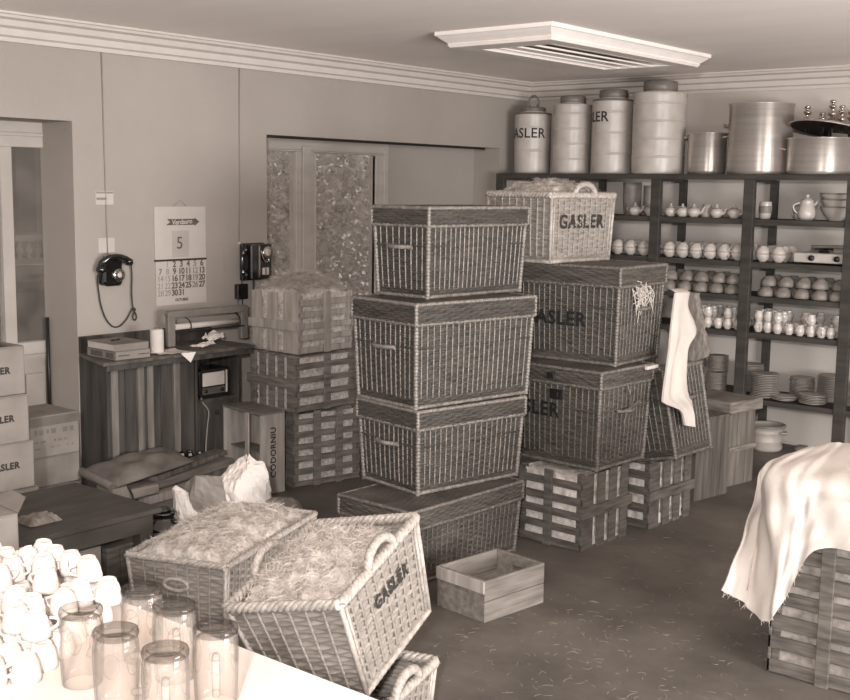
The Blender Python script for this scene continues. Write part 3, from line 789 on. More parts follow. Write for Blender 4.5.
# tall carton with an open flap left of the low table
GF = 'cartons at the left edge before the low table'
carton('plain carton on the floor at the left edge beneath another', (-4.03, 1.995, 0), 1.47, .40, .36, .37, 'carton_dull', GF)
fl = MB().add([(.40, .0, .365), (.40, .30, .365), (.47, .20, .405), (.47, .08, .40)], [(0, 1, 2, 3)]).add([(0, 0, .365), (.4, 0, .365), (.37, .05, .372), (.03, .05, .375)], [(0, 1, 2, 3)])
carton('plain carton with a raised pale flap at the left edge before the low table', (-4.025, 1.99, .376), 1.47, .40, .36, .36, 'carton', GF, flap=fl)

# ---------------- low dark table
t = thing('low_table', 'low dark wooden table with scuffed top among the cartons', 'table', (0, 0, 0))
obj('table_top', MB().box(-5.05, -4.345, 2.45, 3.345, .475, .50), 'table_wood', t, .004)
obj('apron', MB().box(-4.385, -4.360, 2.50, 3.30, .395, .475), 'table_wood', t); obj('apron', MB().box(-5.035, -5.01, 2.50, 3.30, .395, .475), 'table_wood', t)
obj('apron', MB().box(-5.01, -4.385, 3.295, 3.32, .395, .475), 'table_wood', t); obj('apron', MB().box(-5.01, -4.385, 2.48, 2.505, .395, .475), 'table_wood', t)
for x in (-4.99, -4.40):
    for y in (2.52, 3.27): obj('leg', MB().box(x - .035, x + .035, y - .035, y + .035, 0, .475), 'table_wood', t, .003)
rg = np.random.default_rng(9); P = np.array([[(-4.62 + .018 * i, 2.75 + .02 * j, .503 + (.012 + .02 * abs(math.sin(i * 1.9 + j * 2.3))) * (0 < i < 7) * (0 < j < 8)) for j in range(9)] for i in range(8)])
tag(obj('crumpled_wrapper', MB().grid(P, False), 'enamel_lid'), 'shiny crumpled wrapper lying on the low dark table', 'wrapper')
carton('pale carton pushed under the low dark table', (-4.42, 2.72, 0), PI / 2, .34, .30, .36, 'carton', None)
plank_box('wooden_box', 'dark wooden box under the far end of the low table', 'box', (-4.43, 3.095, 0), PI / 2, .14, .36, .34, 'crate_wood_dark')
# dark glass jar behind the long basket
t = thing('glass_jar', 'squat dark glass jar between low table and paper sacks', 'jar', (-4.93, 3.80, 0))
obj('body', MB().lathe([(0, .0), (.10, .0), (.115, .02), (.118, .16), (.10, .21), (.065, .24), (.058, .255), (.066, .26), (.066, .275), (0.055, .28), (.052, .25)], 28), 'bottle_glass', t)
obj('stopper', MB().lathe([(.0, .305), (.03, .30), (.045, .29), (.046, .282), (.0, .281)], 20), 'bottle_glass', t)
# ------------------------------------------------------------------ shelving on the back wall
ZS = {1: 2.134, 2: 1.797, 3: 1.475, 4: 1.214, 5: .937, 6: .428}
t = thing('shelving_unit', 'tall dark wooden shelving along the back wall full of crockery', 'shelves', (0, 0, 0))
SF, SB = 8.48, 8.96
for k, z in ZS.items():
    obj('shelf', MB().box(-6.22, -2.2, SF, SB, z - .020, z).box(-6.22, -2.2, SF - .004, SF + .022, z - .042, z), 'shelf_wood', t)
PX = (-6.17, -5.41, -4.635, -3.845, -3.06)
for x in PX:
    obj('front_post', MB().box(x - .042, x + .042, SF - .018, SF + .03, 0, 2.094), 'shelf_wood', t, .003)
    obj('rear_post', MB().box(x - .028, x + .028, SB - .045, SB, 0, 2.094), 'shelf_wood', t)
    for z in ZS.values(): obj('bearer', MB().box(x - .02, x + .02, SF + .03, SB - .045, z - .06, z - .0205), 'shelf_wood', t)

# canisters
def canister(label, x, y, r, h, neck_r, neck_h, text=None, loop_=False, band=3, th=0):
    z = ZS[1]
    t = thing('canister', label, 'canister', (x, y, z), 0, 'lidded canisters on top of the shelves')
    pr = [(0, 0), (r * .97, 0), (r * .98, .012)]
    for k in range(1, band + 1):
        zz = h * k / (band + .6)
        pr += [(r * .994, zz - .016), (r * .994, zz - .008), (r * 1.002, zz - .007), (r * 1.002, zz), (r * .994, zz + .001), (r * .994, zz + .010)]
    pr += [(r * .99, h - .03), (r * 1.0, h - .012), (r * .985, h), (neck_r + .01, h + .006), (neck_r, h + .01), (neck_r * .97, h + .02)]
    obj('body', MB().lathe(pr, 48), 'enamel', t)
    obj('rim_band', MB().lathe([(r * .97, h - .016), (r * 1.012, h - .014), (r * 1.012, h - .002), (r * .97, h + .001)], 48), 'enamel_lid' if text else 'enamel', t)
    l = MB().lathe([(0, h + neck_h), (neck_r * .9, h + neck_h), (neck_r * 1.03, h + neck_h - .006), (neck_r * 1.05, h + .03 if neck_h > .05 else h + .012), (neck_r, h + .02 if neck_h > .05 else h + .008), (neck_r * .96, h + .004)], 36)
    lo = obj('lid', l, 'enamel_lid', t)
    if loop_:
        P = [(.052 * math.cos(a), 0, h + neck_h + .048 + .055 * math.sin(a)) for a in np.linspace(-.8, PI + .8, 22)]
        obj('lid_handle', MB().tube(P, .007, 8), 'enamel_lid', lo)
    if text:
        s_, size, ang, zt = text
        V, F = text_mesh(s_, size, .0015, 1.05)
        a = ang + V[:, 0] / r
        W = np.stack([(r * 1.004 + V[:, 2]) * np.cos(a), (r * 1.004 + V[:, 2]) * np.sin(a), zt + V[:, 1]], 1)
        obj('lettering', MB().add(W, F), 'ink', t)
    if band == 4:
        for sgn in (-1,):
            P = [(r * 1.0 * math.cos(a) + 0.02 * math.cos(a), r * math.sin(a) + .02 * math.sin(a), h * .74 + .02 * math.sin(b)) for a, b in [(sgn * 2.35, q) for q in np.linspace(0, 2 * PI, 14)]]
    return t
# camera direction seen from the canisters is about atan2(-8.7, 5.5)
canister('smallest lettered canister with ring handle on its lid, at the corner end', -6.01, 8.72, .160, .525, .105, .052, ('GASLER', .118, math.atan2(-8.72, 5.985) - .60, .345), True, 2)
canister('plain pale canister, second from the corner on the top shelf', -5.60, 8.72, .163, .585, .105, .075, None, False, 4)
canister('canister showing the last letters of its lettering, third from the corner', -5.20, 8.72, .170, .612, .115, .082, ('GASLER', .118, math.atan2(-8.72, 5.175) - 1.46, .465), False, 3)
canister('tallest canister with dark lid, next to the fluted steel pot', -4.765, 8.72, .215, .65, .132, .096, None, False, 4)
# pots
def pot(label, x, y, r, h, m_='aluminium', flute=0, ears=((PI, .75),), rim=.008, hz=.7):
    t = thing('stock_pot', label, 'pot', (x, y, ZS[1]), 0, 'metal pots on top of the shelves')
    pr = [(0, .003), (r - .02, .0), (r - .004, .008), (r, .03), (r, h - .012), (r + rim, h - .006), (r + rim, h), (r - .004, h), (r - .008, h - .02), (r - .008, .03), (r - .03, .01), (0, .01)]
    obj('body', MB().lathe(pr, 64), m_, t)
    for ang, _ in ears:
        c_, s_ = math.cos(ang), math.sin(ang)
        P = [((r + .05 * math.sin(q)) * c_ - (.055 * math.cos(q)) * s_, (r + .05 * math.sin(q)) * s_ + (.055 * math.cos(q)) * c_, h * hz + .012 * math.sin(q)) for q in np.linspace(0, PI, 14)]
        obj('handle', MB().tube(P, .007, 8), m_, t)
    return t
pot('small narrow shiny pot between tallest canister and big pot', -4.34, 8.74, .150, .325, 'aluminium', ears=((PI * 1.0, 0), (0, 0)), hz=.88)
pot('largest tall aluminium stock pot on the top shelf', -3.885, 8.71, .240, .535, ears=((PI * 1.02, 0), (1.3, 0)), hz=.70)
p3 = pot('wide low aluminium pot with a lid tipped up on it', -3.40, 8.715, .250, .270, ears=((PI * .97 + .35, 0), (0, 0)), hz=.68)
# lid tipped on the low pot
t = thing('pot_lid', 'dark hollow pot lid lying tilted on the wide low pot', 'lid', (-3.37, 8.715, ZS[1] + .345), 0, rot=(math.radians(-11.5), math.radians(4), 0))
obj('lid_dome', MB().lathe([(0, .045), (.10, .040), (.20, .018), (.272, -.006), (.285, -.012), (.285, -.018), (.27, -.014), (.20, .010), (.10, .033), (0, .038)], 48), 'aluminium', t)
obj('lining', MB().lathe([(.262, -.014), (.20, .006), (.10, .029), (0, .034)], 48), 'black_metal', t)
def tap(label, x, y, z, s=1.0, rz=0):
    t = thing('bottle_stopper', label, 'stopper', (x, y, z), rz, 'shiny stoppers behind the tipped lid')
    obj('stem', MB().lathe([(0, -.06), (.012, -.06), (.012, .02), (.024, .03), (.026, .04), (.012, .05), (.010, .075), (.026, .085), (.028, .095), (.012, .103), (.010, .115), (.024, .122), (.02, .136), (0, .14)], 16), 'chrome', t)
    return t
zt = ZS[1] + .38
for i, (x, y, dz, lb) in enumerate(((-3.50, 8.80, .0, 'shiny stopper standing at the left end behind the tipped lid'), (-3.39, 8.82, -.05, 'low shiny stopper second from left behind the lid'), (-3.33, 8.84, -.05, 'low shiny stopper right of the second behind the lid'), (-3.30, 8.78, .035, 'tallest shiny stopper standing behind the tipped lid'), (-3.255, 8.85, .0, 'shiny stopper just right of the tallest behind the lid'), (-3.17, 8.80, -.05, 'low shiny stopper toward the right behind the lid'))):
    tap(lb, x - .06, y, zt + dz)
t = thing('metal_tray', 'shallow metal tray standing behind the stoppers at the right end', 'tray', (-3.25, 8.90, ZS[1]), 0)
obj('tray_panel', MB().box(-.18, .3, 0, .02, 0, .47), 'aluminium', t, .003)
obj('tray_edge', MB().box(-.19, .31, -.01, .03, .455, .475), 'aluminium', t, .003)

# crockery kinds: built once, then copied
def lathe_obj(name, prof, m_, parent, n=20): return obj(name, MB().lathe(prof, n), m_, parent)
def handle_pts(r, z0, z1, out): return smoothpath([(r, 0, z1), (r + out, 0, lerp(z1, z0, .2)), (r + out * .9, 0, lerp(z1, z0, .65)), (r * .97, 0, z0)], 5)
# tall beakers, teapots and jugs of shelf two
def beaker(label, x, y, r, h):
    t = thing('tall_beaker', label, 'beaker', (x, y, ZS[2]), 0, 'tall beakers on the second shelf')
    lathe_obj('body', [(0, .0), (r * .8, 0), (r * .92, h * .12), (r * 1.0, h * .4), (r * 1.02, h * .85), (r * 1.04, h), (r * .97, h), (r * .94, h * .4), (0, .02)], 'crockery_brown', t, 28)
    obj('foot', MB().lathe([(r * .5, -.0), (r * .82, 0), (r * .84, .012), (r * .6, .014)], 28), 'crockery_brown', t)
beaker('wider tall beaker on the second shelf beside the pale basket', -4.99, 8.72, .075, .27)
beaker('slimmer tall beaker beside the wider one on the second shelf', -4.858, 8.78, .052, .245)
tp = thing('teapot', '', 'teapot', (-4.985, 8.56, ZS[2]), .6, 'small teapots on the second shelf')
lathe_obj('body', [(0, 0), (.03, 0), (.034, .006), (.052, .03), (.053, .048), (.042, .068), (.026, .076), (.024, .07), (0, .07)], 'crockery', tp, 24)
lathe_obj('lid', [(.026, .075), (.02, .084), (.008, .089), (.008, .094), (.011, .099), (.006, .105), (0, .106)], 'crockery', tp, 16)
obj('spout', MB().tube(smoothpath([(.046, 0, .03), (.07, 0, .045), (.082, 0, .072), (.094, 0, .08)], 5), np.linspace(.013, .006, 16), 8), 'crockery', tp)
obj('handle', MB().tube([(-x_, y_, z_) for x_, y_, z_ in handle_pts(.044, .025, .065, .034)], .005, 6), 'crockery', tp)
spots = [(-4.90, 'teapot beside the tall beakers, left of the first shelf post'), (-4.76, 'teapot close against the left side of the first shelf post'), (-4.63, None), (-4.575, 'teapot just right of the first shelf post'), (-4.46, 'second teapot right of the first shelf post'), (-4.36, 'third teapot right of the first shelf post'), (-4.165, 'teapot beside the straight jar on the second shelf'), (-4.02, 'teapot whose spout sticks out clearly before the second shelf post')]
first = True
for x, lb in spots:
    if lb is None: continue
    rz = random.uniform(-.3, .3) if x < -4.05 else -.1
    if first: tp.location = (x, 8.62, ZS[2]); tp.rotation_euler = (0, 0, rz); tp['label'] = lb; first = False
    else: dup(tp, (x, 8.60 + random.uniform(0, .04), ZS[2]), rz, lb)
t = thing('jar', 'straight sided jar among the teapots on the second shelf', 'jar', (-4.27, 8.64, ZS[2])); lathe_obj('body', [(0, 0), (.036, 0), (.04, .01), (.04, .08), (.034, .088), (.034, .095), (.03, .095), (.03, .02), (0, .02)], 'crockery_plate', t)
lathe_obj('lid', [(.034, .096), (.036, .1), (.02, .106), (0, .107)], 'crockery_plate', t)
t = thing('jar', 'decorated jar standing alone right of the second shelf post', 'jar', (-3.80, 8.68, ZS[2])); lathe_obj('body', [(0, 0), (.038, 0), (.042, .012), (.047, .05), (.05, .09), (.045, .125), (.048, .132), (.043, .132), (.04, .02), (0, .02)], 'crockery', t)
lathe_obj('painted_band', [(.0475, .045), (.0505, .07), (.0512, .09), (.049, .1)], 'crockery_brown', t)
t = thing('coffee_pot', 'white coffee pot with lid beside the stacked mixing bowls', 'coffee pot', (-3.465, 8.66, ZS[2]), PI + .5)
lathe_obj('body', [(0, 0), (.05, 0), (.066, .025), (.068, .055), (.055, .11), (.046, .14), (.05, .148), (.044, .148), (0, .14)], 'crockery', t, 28)
lathe_obj('lid', [(.048, .148), (.035, .162), (.012, .17), (.012, .178), (.016, .186), (.008, .194), (0, .195)], 'crockery', t, 18)
obj('spout', MB().tube(smoothpath([(-.05, 0, .11), (-.066, 0, .13), (-.07, 0, .148)], 4), np.linspace(.014, .007, 9), 8), 'crockery', t)
obj('handle', MB().tube(handle_pts(.05, .04, .13, .045), .0065, 7), 'crockery', t)
t = thing('small_jug', 'small round jug tucked behind the white coffee pot', 'jug', (-3.545, 8.72, ZS[2])); lathe_obj('body', [(0, 0), (.03, 0), (.042, .025), (.04, .05), (.024, .07), (.026, .08), (.021, .08), (0, .06)], 'crockery', t)
obj('handle', MB().tube([(-a, b, c) for a, b, c in handle_pts(.036, .02, .06, .02)], .004, 6), 'crockery', t)
bw = thing('mixing_bowl', 'lowest of the stacked white mixing bowls on the second shelf', 'bowl', (-3.255, 8.70, ZS[2]), 0, 'mixing bowls stacked on the second shelf')
lathe_obj('body', [(0, 0), (.05, 0), (.054, .008), (.09, .05), (.115, .10), (.119, .104), (.112, .104), (.085, .055), (.05, .014), (0, .012)], 'crockery', bw, 32)
lathe_obj('rim_band', [(.1135, .096), (.118, .1), (.121, .106), (.118, .108)], 'crockery_brown', bw, 32)
dup(bw, (-3.255, 8.70, ZS[2] + .055), 0, 'middle bowl of the stacked white mixing bowls')
dup(bw, (-3.262, 8.70, ZS[2] + .098), 0, 'topmost bowl of the stacked white mixing bowls')

def copies(root, places, label=None):
    for i, (loc, rz, rot) in enumerate(places):
        if i == 0:
            root.location = loc; root.rotation_euler = rot if rot is not None else (0, 0, rz)
        else: dup(root, loc, rz, rot=rot)
# round bowls laid rim to rim on shelf three
cb = thing('round_cup', 'round pale cup set rim to rim with its neighbours on the third shelf', 'cup', (0, 0, 0), 0, 'cups set rim to rim on the third shelf')
lathe_obj('bowl', [(0, 0), (.024, 0), (.026, .005), (.045, .02), (.054, .042), (.056, .060), (.053, .060), (.05, .04), (.04, .02), (0, .012)], 'crockery', cb, 20)
obj('handle', MB().tube(handle_pts(.052, .02, .05, .02), .004, 5), 'crockery', cb)
pl = []
def pair(x, y):
    pl.append(((x, y, ZS[3]), random.uniform(0, 6), None))
    pl.append(((x, y, ZS[3] + .121), 0, (PI, 0, random.uniform(0, 6))))
xs = [-5.02, -4.90, -4.77]
for x in xs:
    for y in (8.57, 8.69): pair(x, y + random.uniform(-.01, .01))
x = -4.54
while x < -3.93:
    for y in (8.56, 8.68, 8.80): pair(x + random.uniform(-.006, .006) + (y - 8.56) * .12, y)
    x += .118
for x in (-3.745, -3.625):
    for y in (8.56, 8.675, 8.79): pair(x + random.uniform(-.004, .004), y)
copies(cb, pl)
# dull brown bowls on shelf four
rb = thing('brown_bowl', 'dull brown round bowl in the double row on the fourth shelf', 'bowl', (0, 0, 0), 0, 'brown bowls in two layers on the fourth shelf')
lathe_obj('bowl', [(0, .078), (.03, .078), (.034, .07), (.056, .05), (.064, .025), (.062, .004), (.058, .0), (.057, .02), (.05, .045), (0, .066)], 'crockery_brown', rb, 18)
pl = []
for layer in (0, 1):
    x = -4.53 + layer * .01
    while x < -2.95:
        if not (-3.91 < x < -3.78):
            for y in (8.575, 8.715): pl.append(((x + random.uniform(-.008, .008), y + random.uniform(-.006, .006), ZS[4] + layer * .0795), random.uniform(0, 6), None))
        x += .137
copies(rb, pl)
# little shiny jugs on shelf five
jg = thing('cream_jug', 'small shiny cream jug crowded with others on the fifth shelf', 'jug', (0, 0, 0), 0, 'cream jugs crowded on the fifth shelf')
lathe_obj('body', [(0, 0), (.022, 0), (.025, .006), (.036, .03), (.037, .048), (.028, .066), (.026, .074), (.030, .082), (.026, .082), (.022, .066), (0, .05)], 'crockery_shiny', jg, 16)
obj('handle', MB().tube(handle_pts(.032, .02, .068, .02), .0035, 5), 'crockery_shiny', jg)
pl = []
x = -4.42
while x < -2.95:
    if not (-3.91 < x < -3.80):
        for y in (8.55, 8.65, 8.75): pl.append(((x + random.uniform(-.01, .01), y + random.uniform(-.012, .012), ZS[5]), random.uniform(0, 6), None))
    x += .083
base_n = list(pl)
for (loc, rz, rot) in base_n:
    if random.random() < .62 and loc[1] > 8.5: pl.append(((loc[0], loc[1], loc[2] + .0825), random.uniform(0, 6), None))
copies(jg, pl)
# plates on shelf six
pt = thing('plate', '', 'plate', (0, 0, 0), 0, 'stacked plates on the lowest shelf')
lathe_obj('plate_body', [(0, 0), (.055, 0), (.06, .004), (.1, .013), (.104, .016), (.1, .018), (.06, .009), (0, .007)], 'crockery_plate', pt, 30)
first = True
def stack(x, y, n, s, label, z=ZS[6], pitch=.0125):
    global first
    for k in range(n):
        p = (x + random.uniform(-.004, .004), y + random.uniform(-.004, .004), z + k * pitch * s)
        if first: pt.location = p; pt.scale = (s, s, s); pt['label'] = label; first = False
        else: dup(pt, p, random.uniform(0, 6), label, scale=(s, s, s))
stack(-3.69, 8.60, 14, 1.05, 'plate in the stack just right of the second shelf post')
stack(-3.47, 8.78, 14, .90, 'plate in the stack behind the low pile on the lowest shelf')
stack(-3.24, 8.78, 16, 1.0, 'plate in the tall stack near the right end of the lowest shelf')
stack(-3.30, 8.575, 6, .98, 'plate in the low front pile on the lowest shelf')
stack(-3.52, 8.575, 3, .92, 'plate lying nearly flat before the second tall stack')
stack(-3.03, 8.72, 13, 1.0, 'plate in the stack cut by the right edge of the photo')
stack(-4.10, 8.60, 15, .80, 'plate in the left bay stack next to the second shelf post')
stack(-4.10, 8.62, 12, .80, 'plate in the upper left bay stack near the second shelf post', ZS[6] + 15 * .0125 * .8 + .012)
stack(-4.30, 8.60, 16, .80, 'plate in the left bay stack behind the hanging towel')
stack(-4.29, 8.62, 11, .82, 'plate in the upper left bay stack beside the hanging towel', ZS[6] + 16 * .0125 * .8 + .012)
stack(-3.90, 8.80, 18, .95, 'plate in the stack right behind the second shelf post')
# hotplate
t = thing('gas_hotplate', 'white gas hotplate with two black knobs on the third shelf', 'hotplate', (-3.49, 8.515, ZS[3]), 0)
obj('body', MB().box(0, .56, .0, .36, .015, .085), 'enamel', t, .006)
for x in (.09, .28): obj('knob', MB().lathe([(0, 0), (.022, 0), (.02, .02), (.0, .022)], 16, M=Matrix.Translation((x + .05, .0, .05)) @ Matrix.Rotation(PI / 2, 4, 'X')), 'black_metal', t)
obj('foot', MB().box(.02, .05, .03, .33, 0, .015).box(.5, .53, .03, .33, 0, .015), 'black_metal', t)
for x in (.16, .40):
    m = MB().lathe([(0, .10), (.035, .10), (.04, .09), (.04, .086), (0, .086)], 20, (x, .18, 0))
    for q in range(4): m.box(x + .02 * math.cos(q * PI / 2) - .006 - .045 * abs(math.cos(q * PI / 2)), x + .02 * math.cos(q * PI / 2) + .006 + .045 * abs(math.cos(q * PI / 2)), .18 + .02 * math.sin(q * PI / 2) - .006 - .045 * abs(math.sin(q * PI / 2)), .18 + .02 * math.sin(q * PI / 2) + .006 + .045 * abs(math.sin(q * PI / 2)), .104, .118)
    obj('burner', m, 'black_metal', t)
tag(obj('rods', MB().tube([(-3.40, 8.62, ZS[3] + .128), (-2.95, 8.70, ZS[3] + .14)], .012, 8).tube([(-3.36, 8.70, ZS[3] + .128), (-2.98, 8.60, ZS[3] + .130)], .010, 8), 'kraft_paper') , 'brown bundle of rods lying across the white gas hotplate', 'rods')
tag(obj('burner_cap', MB().lathe([(0, .045), (.05, .04), (.055, .03), (.05, .0), (0, .0)], 20, (-3.10, 8.68, ZS[3] + .15)), 'crockery_brown'), 'round brown cap resting on rods over the gas hotplate', 'cap')
# basin on the floor
t = thing('cooking_pot', 'ribbed pale cooking pot on the floor below the plates', 'pot', (-3.70, 8.70, 0), 0)
lathe_obj('body', [(0, 0), (.115, 0), (.125, .02), (.12, .07), (.125, .075), (.12, .08), (.123, .14), (.127, .145), (.122, .15), (.13, .185), (.14, .19), (.14, .20), (.125, .20), (.115, .03), (0, .02)], 'crockery_plate', t, 36)
obj('rim_band', MB().lathe([(.128, .184), (.143, .188), (.143, .202), (.124, .203)], 36), 'crockery_brown', t)
obj('handle', MB().tube([(.125 + .035 * math.sin(q), .035 * math.cos(q), .15) for q in np.linspace(0, PI, 10)], .008, 6), 'crockery_plate', t)
tag(obj('round_lump', MB().lathe([(0, .06), (.04, .055), (.06, .03), (.055, 0), (0, 0)], 14, (-3.44, 8.78, 0)), 'crockery_brown'), 'small round brown lump on the floor right of the cooking pot', 'lump')
# ------------------------------------------------------------------ counter unit on the left wall
CT = .95
t = thing('counter', 'dark wooden counter cupboard with radio niche against the left wall', 'counter', (0, 0, 0))
obj('counter_top', MB().prism([(LX + .002, 4.205), (-5.80, 4.055), (-5.80, 5.25), (LX + .002, 5.25)], CT - .022, CT), 'counter_wood', t, .003)
obj('backboard', MB().box(LX + .001, LX + .02, 4.205, 5.25, CT, 1.052), 'dark_wood', t)
obj('apron', MB().box(-5.835, -5.815, 4.09, 5.24, CT - .055, CT - .022), 'dark_wood', t)
fp = MB(); n = 5
for k in range(n): fp.box(-6.0, -5.985, 4.205 + k * .135, 4.205 + (k + 1) * .135 - .003, .0, CT - .022)
obj('front_panel', fp, 'dark_wood', t)
for y in (4.225, 4.42, 4.49, 4.70): obj('batten', MB().box(-5.985, -5.963, y, y + .05, .0, CT - .022), 'plank_wood', t, .002)
obj('side_panel', MB().box(LX + .003, -6.001, 4.205, 4.222, 0, CT - .022), 'dark_wood', t)
obj('niche_side', MB().box(LX + .003, -5.975, 4.882, 4.90, 0, CT - .022), 'dark_wood', t)
obj('niche_side', MB().box(LX + .003, -5.96, 5.225, 5.243, 0, CT - .022), 'dark_wood', t)
obj('niche_back', MB().box(LX + .003, LX + .02, 4.90, 5.225, .0, CT - .022), 'dark_wood', t)
obj('niche_shelf', MB().box(LX + .02, -5.955, 4.90, 5.225, .575, .60), 'dark_wood', t)
dd = obj('cupboard_door', MB().box(-5.985, -5.968, 4.902, 5.223, .02, .572), 'dark_wood', t, .002)
obj('knob', MB().lathe([(0, .02), (.012, .018), (.014, .01), (.006, 0)], 12, M=Matrix.Translation((-5.968, 5.05, .50)) @ Matrix.Rotation(PI / 2, 4, 'Y')), 'black_metal', dd)
# radio
t = thing('radio', 'dark table radio with pale dial in the counter niche', 'radio', (-5.99, 4.925, .602), PI / 2)
def rrect(w, h, r, n=5):
    P = []
    for cx, cy, a0 in ((w - r, r, -PI / 2), (w - r, h - r, 0), (r, h - r, PI / 2), (r, r, PI)):
        for k in range(n + 1): a = a0 + k * PI / 2 / n; P.append((cx + r * math.cos(a), cy + r * math.sin(a)))
    return P
RX = Matrix.Rotation(PI / 2, 4, 'X')
obj('case', MB().prism(rrect(.27, .19, .03), -.16, 0, RX), 'bakelite', t, .004)
obj('dial', MB().box(.028, .215, -.005, .0, .075, .165), 'cream', t, .002)
obj('grille', MB().box(.028, .215, -.004, 0, .022, .066), 'grille', t)
obj('trim_strip', MB().box(.226, .238, -.005, 0, .02, .17), 'cream', t)
for x in (.05, .19): obj('knob', MB().lathe([(0, .012), (.012, .011), (.013, 0)], 14, M=Matrix.Translation((x, -.003, .044)) @ RX), 'bakelite', t)
rc = obj('power_cord', MB().tube(smoothpath([(-5.975, 4.93, .61), (-5.955, 4.925, .58), (-5.945, 4.965, .52), (-5.945, 4.955, .43), (-5.945, 4.94, .30), (-5.92, 4.92, .2)], 6), .0045, 6), 'cable_paint', t, label='thin pale cord hanging down'); rc.matrix_parent_inverse = (Matrix.Translation((-5.99, 4.925, .602)) @ Matrix.Rotation(PI / 2, 4, 'Z')).inverted()
tag(obj('card', MB().box(-6.235, -6.23, 5.01, 5.09, .60, .90), 'cream'), 'pale card propped behind the radio in the niche', 'card')
tag(obj('tin', MB().lathe([(0, .07), (.03, .07), (.035, .06), (.035, .0), (0, 0)], 16, (-6.06, 4.955, .795)), 'black_metal'), 'small dark tin standing on top of the radio', 'tin')
# things on the counter
t = thing('box_file', 'thick pale box file lying at the left end of the counter', 'box file', (-5.835, 4.165, CT), PI / 2 - .06, 'box files on the counter')
obj('cover', MB().box(0, .245, 0, .006, .0, .052).box(0, .245, 0, .31, 0, .005).box(0, .245, 0, .31, .047, .053).box(.0, .006, 0, .31, 0, .053), 'carton', t, .002)
obj('pages', MB().box(.008, .24, .006, .30, .006, .046), 'paper', t)
obj('label_band', MB().box(-.001, .0, .02, .10, .01, .042).box(-.001, 0, .14, .27, .01, .042), 'ink_faded', t)
obj('groove', MB().box(.02, .10, -.001, 0, .024, .029).box(.16, .235, -.001, 0, .024, .029), 'ink', t)
t = thing('box_file', 'upper book lying on the pale box file, with a dark scrap on it', 'box file', (-5.835, 4.16, CT + .0535), PI / 2 - .03, 'box files on the counter')
obj('cover', MB().box(0, .245, 0, .29, .0, .004).box(0, .245, 0, .29, .040, .045).box(0, .245, 0, .004, 0, .045), 'carton_dull', t, .002)
obj('pages', MB().box(.004, .24, .005, .285, .004, .040), 'cream', t)
tag(obj('clip', MB().tube([(-5.98, 4.24, 1.053), (-5.96, 4.28, 1.058), (-5.99, 4.31, 1.056)], .006, 6), 'bakelite'), 'small dark clip lying on the upper box file', 'clip')
t = thing('twine_spool', 'upright pale spool of twine on the counter', 'spool', (-5.93, 4.545, CT), 0)
obj('twine', MB().lathe([(0, .004), (.042, .004)] + [(.042 + .0015 * (k % 2), .006 + k * .006) for k in range(24)] + [(.035, .152), (0, .152)], 24), 'paper', t)
obj('core', MB().lathe([(.014, .152), (.018, .158), (.012, .16), (.01, .10), (0, .1)], 14), 'carton_dull', t)
def crumple(name, label, cat, pts, m_, seed, n1=10, n2=8, amp=.012):
    rg = np.random.default_rng(seed); a, b, c, d = (np.array(q, float) for q in pts)
    u, v = np.meshgrid(np.linspace(0, 1, n1), np.linspace(0, 1, n2), indexing='ij'); u = u[..., None]; v = v[..., None]
    P = (a * (1 - u) + b * u) * (1 - v) + (d * (1 - u) + c * u) * v
    P[..., 2] += np.abs(rg.normal(0, amp, P.shape[:2]))
    P[..., :2] += rg.normal(0, amp * .4, P.shape[:2] + (2,))
    return tag(obj(name, MB().grid(P, False), m_), label, cat)
crumple('paper_sheet', 'torn pale paper hanging over the counter edge beside the spool', 'paper', [(-6.0, 4.46, CT + .003), (-5.815, 4.50, CT + .003), (-5.785, 4.72, CT + .002), (-6.0, 4.72, CT + .003)], 'paper', 4, amp=.004)
tag(obj('paper_corner', MB().add([(-5.792, 4.62, CT + .004), (-5.79, 4.74, CT + .004), (-5.782, 4.69, CT - .06)], [(0, 1, 2)]), 'white_paper'), 'white corner of paper drooping below the counter edge', 'paper')
crumple('paper_sheet', 'small folded white paper lying inside the wrapping frame', 'paper', [(-6.0, 4.86, CT + .003), (-5.90, 4.88, CT + .003), (-5.90, 5.0, CT + .02), (-6.0, 5.02, CT + .02)], 'white_paper', 5, amp=.007)
crumple('paper_sheet', 'white paper bunch lying at the right end of the counter', 'paper', [(-6.16, 5.10, CT + .01), (-6.04, 5.09, CT + .01), (-6.04, 5.20, CT + .03), (-6.18, 5.22, CT + .06)], 'white_paper', 6, amp=.014)
# paper roll dispenser
t = thing('wrapping_paper_stand', 'pale frame with wrapping paper roll and cutter on the counter', 'paper dispenser', (-6.10, 4.755, CT), PI / 2)
obj('frame_post', MB().box(0, .058, -.02, .02, 0, .20), 'rack_grey', t, .006); obj('frame_post', MB().box(.62, .685, -.02, .02, 0, .20), 'rack_grey', t, .006)
obj('frame_top', MB().prism(rrect(.687, .045, .02), -.022, .022, Matrix.Translation((-.001, 0, .188)) @ RX), 'rack_grey', t, .003)
obj('paper_roll', MB().tube([(.06, .0, .125), (.62, 0, .125)], .019, 16), 'paper', t)
obj('cutter_bar', MB().box(.055, .64, -.03, -.015, .088, .098), 'black_metal', t)
for x in (.13, .555): obj('spring_wire', MB().tube(smoothpath([(x, -.022, .19), (x + .03, -.03, .165), (x + .045, -.032, .13), (x + .04, -.03, .095)], 5), .004, 6), 'black_metal', t)

